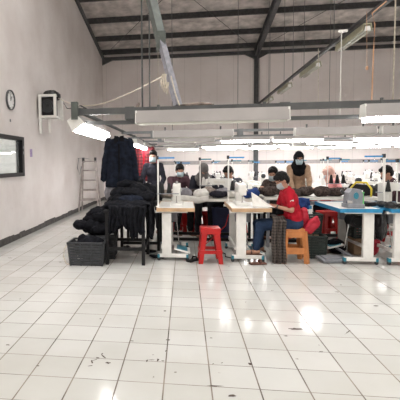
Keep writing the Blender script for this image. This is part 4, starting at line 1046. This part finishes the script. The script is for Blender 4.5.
for i, (x, y) in enumerate(((1.0, 6.08), (.12, 6.2))):
    s_ = empty('sandal', (x, y, 0), [.2, .9][i], ['dark brown sandal lying before the foot of the wooden edged table', 'black sandal on the tiles left of the empty red stool'][i], 'sandal')
    MB().box((0, 0, .014), (.23, .085, .026), bev=.01).build('sole', K['skinfoot' if i == 0 else 'black'], s_, 'auto')
    MB().tube([(.03, -.045, .02), (.035, -.03, .06), (.035, .03, .06), (.03, .045, .02)], .014).build('strap', K['skinfoot' if i == 0 else 'black'], s_, True)

# ------------------------------------------------------------------ the people
pr, info = person('seated woman in a red short-sleeved shirt and jeans sewing, wearing a mask', (1.535, 6.36, 0), PI, 'sit', .475, .24, .15, .6, hl=(.27, .13, .83), hr=(.33, -.10, .83),
       shirt='redcloth', legs='jeans', sleeve='short', mask='maskw', detail=.0065, wide=.98, s=.95, kx=.50, ax_=.54, az=.20)
# watch and badge
sy, a, e, w_ = info['arm'][0]
MB().cyl(e.lerp(w_, .88), e.lerp(w_, .95), .034, .033, 18).build('bracelet', K['dgrey'], pr, True)
MB().box(a.lerp(e, .45)+Vector((0, .068, .0)), (.05, .006, .022), rot=(0, .4, 0)).build('sleeve_badge', K['whitecloth'], pr)
person('standing woman in a black hijab, glasses, pale mask and tan jacket', (2.07, 8.30, 0), -PI/2-.15, 'stand', lean=.18, yaw=.1, pitch=.15, hl=(.38, .16, .98), hr=(.38, -.12, .98), shirt='tan', head='hijab', hcol='hijab', mask='mask', glasses=True, s=.95, wide=.85)
person('seated dark-haired worker in a mask bent over brown cloth behind the woman in red', (1.72, 8.28, 0), -PI*.72, 'sit', seat=.47, lean=.30, yaw=.3, pitch=.35, hl=(.40, .10, .92), hr=(.42, -.10, .95), shirt='browncloth', mask='maskw', s=1.0)
person('dark-haired person in a plum shirt and mask, working behind the clothes bench', (-.16, 8.8, 0), -1.15, 'sit', seat=.52, lean=.22, yaw=-.2, pitch=.3, hl=(.42, .10, .9), hr=(.42, -.10, .9), shirt='maroon', mask='mask')
person('worker in grey brown head covering bending low over the clothes bench', (.34, 8.65, 0), -PI/2+.1, 'sit', seat=.55, lean=.35, yaw=0, pitch=.8, hl=(.42, .12, .9), hr=(.42, -.12, .9), shirt='dshirt', head='hijab', hcol='hijabg', mask=None)
person('dark-haired man in a dark grey shirt leaning left over his sewing machine', (1.02, 8.75, 0), PI+.75, 'sit', seat=.50, lean=.36, yaw=0, pitch=.6, hl=(.42, .10, .86), hr=(.42, -.10, .86), shirt='gshirt', mask=None)
person('standing man in dark clothes and mask beside the red checked shirt', (-.63, 8.75, 0), -PI/2, 'stand', lean=.05, yaw=-.1, pitch=.1, hl=(.22, .16, .95), hr=(.22, -.16, .95), shirt='dshirt', mask='mask', s=.99, wide=.82)
person('worker in a beige pink hijab and pink cloth sewing beyond the brown garments', (3.02, 8.95, 0), PI-.3, 'sit', seat=.45, lean=.30, yaw=0, pitch=.5, hl=(.42, .10, .86), hr=(.42, -.10, .86), shirt='pink', head='hijab', hcol='hijabp', mask='mask')
person('dark-haired man in a plum shirt sewing at the right, seen in profile', (3.64, 7.95, 0), PI-.1, 'sit', seat=.47, lean=.28, yaw=.1, pitch=.45, hl=(.42, .10, .86), hr=(.42, -.10, .86), shirt='maroon', mask=None, hcol='hair')
for st, lab in (((1.72, 8.28), 'red plastic stool under the worker behind the woman in red'), ((-.16, 8.8), 'red plastic stool under the worker in the plum shirt by the bench'), ((.34, 8.65), 'red plastic stool under the worker in the grey brown covering'),
         ((1.02, 8.75), 'red plastic stool under the man in the dark grey shirt'), ((3.04, 8.95), 'red plastic stool under the worker in the beige pink hijab'), ((3.64, 7.95), 'red plastic stool under the man at the right in profile')):
    o = place(RS.get(), (st[0], st[1], 0), .3, lab, 'red plastic stools'); o.scale = (1, 1, .93)

# ------------------------------------------------------------------ rows behind: tables, machines, stands
rowsY = [(9.75, [-.1, 1.0, 2.3, 3.55, 4.7]), (11.4, [-.1, 1.05, 2.3, 3.5, 4.7, 5.9]), (13.0, [-.2, 1.0, 2.2, 3.4, 4.6, 5.8, 7.0]), (14.6, [-.2, 1.0, 2.2, 3.4, 4.6, 5.8, 7.0])]
extra = [(8.1, [3.95, 4.9])]
rn = random.Random(5)
word = {9.75: 'first', 11.4: 'second', 13.0: 'third', 14.6: 'last', 8.1: 'right-hand'}
TSd = Proto(lambda: thread_stand(3, 'black', .2, .66, .009)); TSw = Proto(lambda: thread_stand(2, 'whitecloth', .2, .7, .009, 'teal'))
for Y, xs in rowsY+extra:
    w_ = word[Y]
    for i, x in enumerate(xs):
        rr_ = PI/2 if (i+int(Y)) % 3 else -PI/2
        T3(TG, (x, Y, 0), rr_, f'white sewing table in the {w_} row of tables beyond the benches' if Y != 8.1 else 'white sewing table beyond the blue edged table at the frame edge', 'table', f'white sewing tables, {w_} row')
        T3(SMW, (x+rn.uniform(-.04, .04), Y-.05, ZT), rr_, f'white sewing machine on a table in the {w_} row beyond the benches' if Y != 8.1 else 'white sewing machine beyond the blue edged table at the frame edge', 'sewing machine', f'white sewing machines, {w_} row')
        T3(TSd if (i+int(Y)) % 2 else TSw, (x+rn.uniform(-.2, .1), Y+.3, ZT), rn.uniform(-.3, .3), f'white thread stand with a blue bar in the {w_} row beyond the benches' if Y != 8.1 else 'white thread stand beyond the blue edged table at the frame edge', 'thread stand', f'thread stands, {w_} row')
        if rn.random() < .8:
            crumple('cloth_bundle', (x+rn.uniform(-.12, .12), Y-.42, ZT), (.16, .12, rn.uniform(.08, .15)), rn.choice(['whitecloth', 'taupecloth', 'greycloth', 'browncloth', 'dshirt']), f'bundle of cloth at the table front in the {w_} row beyond the benches' if Y != 8.1 else 'bundle of cloth beyond the blue edged table at the frame edge', 'cloth', f'cloth bundles, {w_} row', int(Y*10+i), .012, 10, .016)
T3(TSd, (2.48, 7.95, .83), 0, 'thread stand with three black cones at the end of the grey bench', 'thread stand')
T3(TSd, (3.16, 6.95, ZT), 0, 'thread stand with black cones on the blue edged table at the frame edge', 'thread stand')
T3(TSd, (3.02, 7.05, ZT), .1, 'thread stand with three black cones just right of the thick white post', 'thread stand')
T3(TSw, (.28, 7.95, .80), .1, 'thread stand with a short bar on the clothes bench before the grey brown covering', 'thread stand')
T3(SMW, (.62, 7.95, .80), -.3, 'white sewing machine on the clothes bench before the man in grey', 'sewing machine')

# dried dirt marks on the tiles, as seen near the camera
rs = random.Random(11); sm_ = MB()
def blot(px, py, L_, W_, ang):
    L_ *= 1.35; W_ *= 1.35
    d = ray(px, py); s_ = -EYE/d.z; c_ = Vector((d.x*s_, d.y*s_, .0012)); n = 12; vs = []
    for k in range(n):
        a = 2*PI*k/n; rr_ = rs.uniform(.55, 1.15); x = math.cos(a)*L_*rr_; y = math.sin(a)*W_*rr_
        vs.append(sm_.bm.verts.new(c_+Vector((x*math.cos(ang)-y*math.sin(ang), x*math.sin(ang)+y*math.cos(ang), 0))))
    sm_.bm.faces.new(vs)
for b_ in ((92, 362, .025, .005, 1.9), (95, 360, .02, .004, .7), (98, 358, .012, .008, 0), (104, 357, .03, .005, 2.2), (108, 363, .014, .012, 0), (90, 366, .02, .004, .3), (102, 354, .012, .005, 1.2),
           (147, 361, .006, .016, 0), (152, 360, .022, .004, .1), (158, 360, .006, .018, 0), (163, 361, .010, .006, 0), (153, 355, .006, .004, 0), (166, 351, .012, .004, 1.4),
           (132, 341, .010, .006, 0), (168, 340, .013, .009, 0), (165, 311, .010, .012, .3), (295, 329, .05, .018, .1), (286, 336, .014, .008, 0), (232, 396, .022, .010, .4), (250, 364, .012, .018, .2), (215, 386, .04, .007, .05),
           (211, 338, .010, .006, 0), (297, 359, .010, .005, 0), (321, 352, .014, .007, .3), (376, 306, .022, .010, .3), (341, 285, .010, .008, .5), (285, 279, .010, .005, 0), (247, 279, .02, .012, .2), (337, 292, .018, .008, 0), (348, 332, .05, .004, .9),
           (10, 258, .03, .012, .1), (23, 247, .02, .006, 0), (20, 299, .012, .005, 0), (8, 345, .014, .007, 0), (38, 366, .010, .006, 0), (60, 262, .02, .008, .2), (213, 364, .01, .003, .8), (222, 363, .01, .003, .8)):
    blot(*b_)
st_ = sm_.build('dirt_marks', K['stain'], floor); st_['kind'] = 'stuff'
# remove the lamp prototypes (their copies stay)
for pr in protos:
    for ch in list(pr.children): bpy.data.objects.remove(ch)
    bpy.data.objects.remove(pr)

# ------------------------------------------------------------------ light and view
for x0, x1 in sky_x:        # light portals in the added roof openings guide the sampling of the sky, they give off nothing
    la = bpy.data.lights.new('roof_opening_portal', 'AREA'); la.shape = 'RECTANGLE'; la.size = x1-x0; la.size_y = (SKY1-SKY0)*1.015
    la.cycles.is_portal = True
    lo = bpy.data.objects.new('roof_opening_portal', la); COL.objects.link(lo); ym = (SKY0+SKY1)/2
    lo.location = ((x0+x1)/2, ym, roofz(ym)+.02); lo.rotation_euler = (-math.atan(.172), 0, 0)
wd = bpy.data.worlds.new('daylight'); S.world = wd; wd.use_nodes = True
bg = wd.node_tree.nodes['Background']; bg.inputs[0].default_value = (1, .98, .945, 1); bg.inputs[1].default_value = 5.2
S.view_settings.view_transform = 'Standard'; S.view_settings.look = 'None'; S.view_settings.exposure = .72; S.view_settings.gamma = 1
S.view_settings.use_curve_mapping = False
S.cycles.use_denoising = True
S.cycles.max_bounces = 8
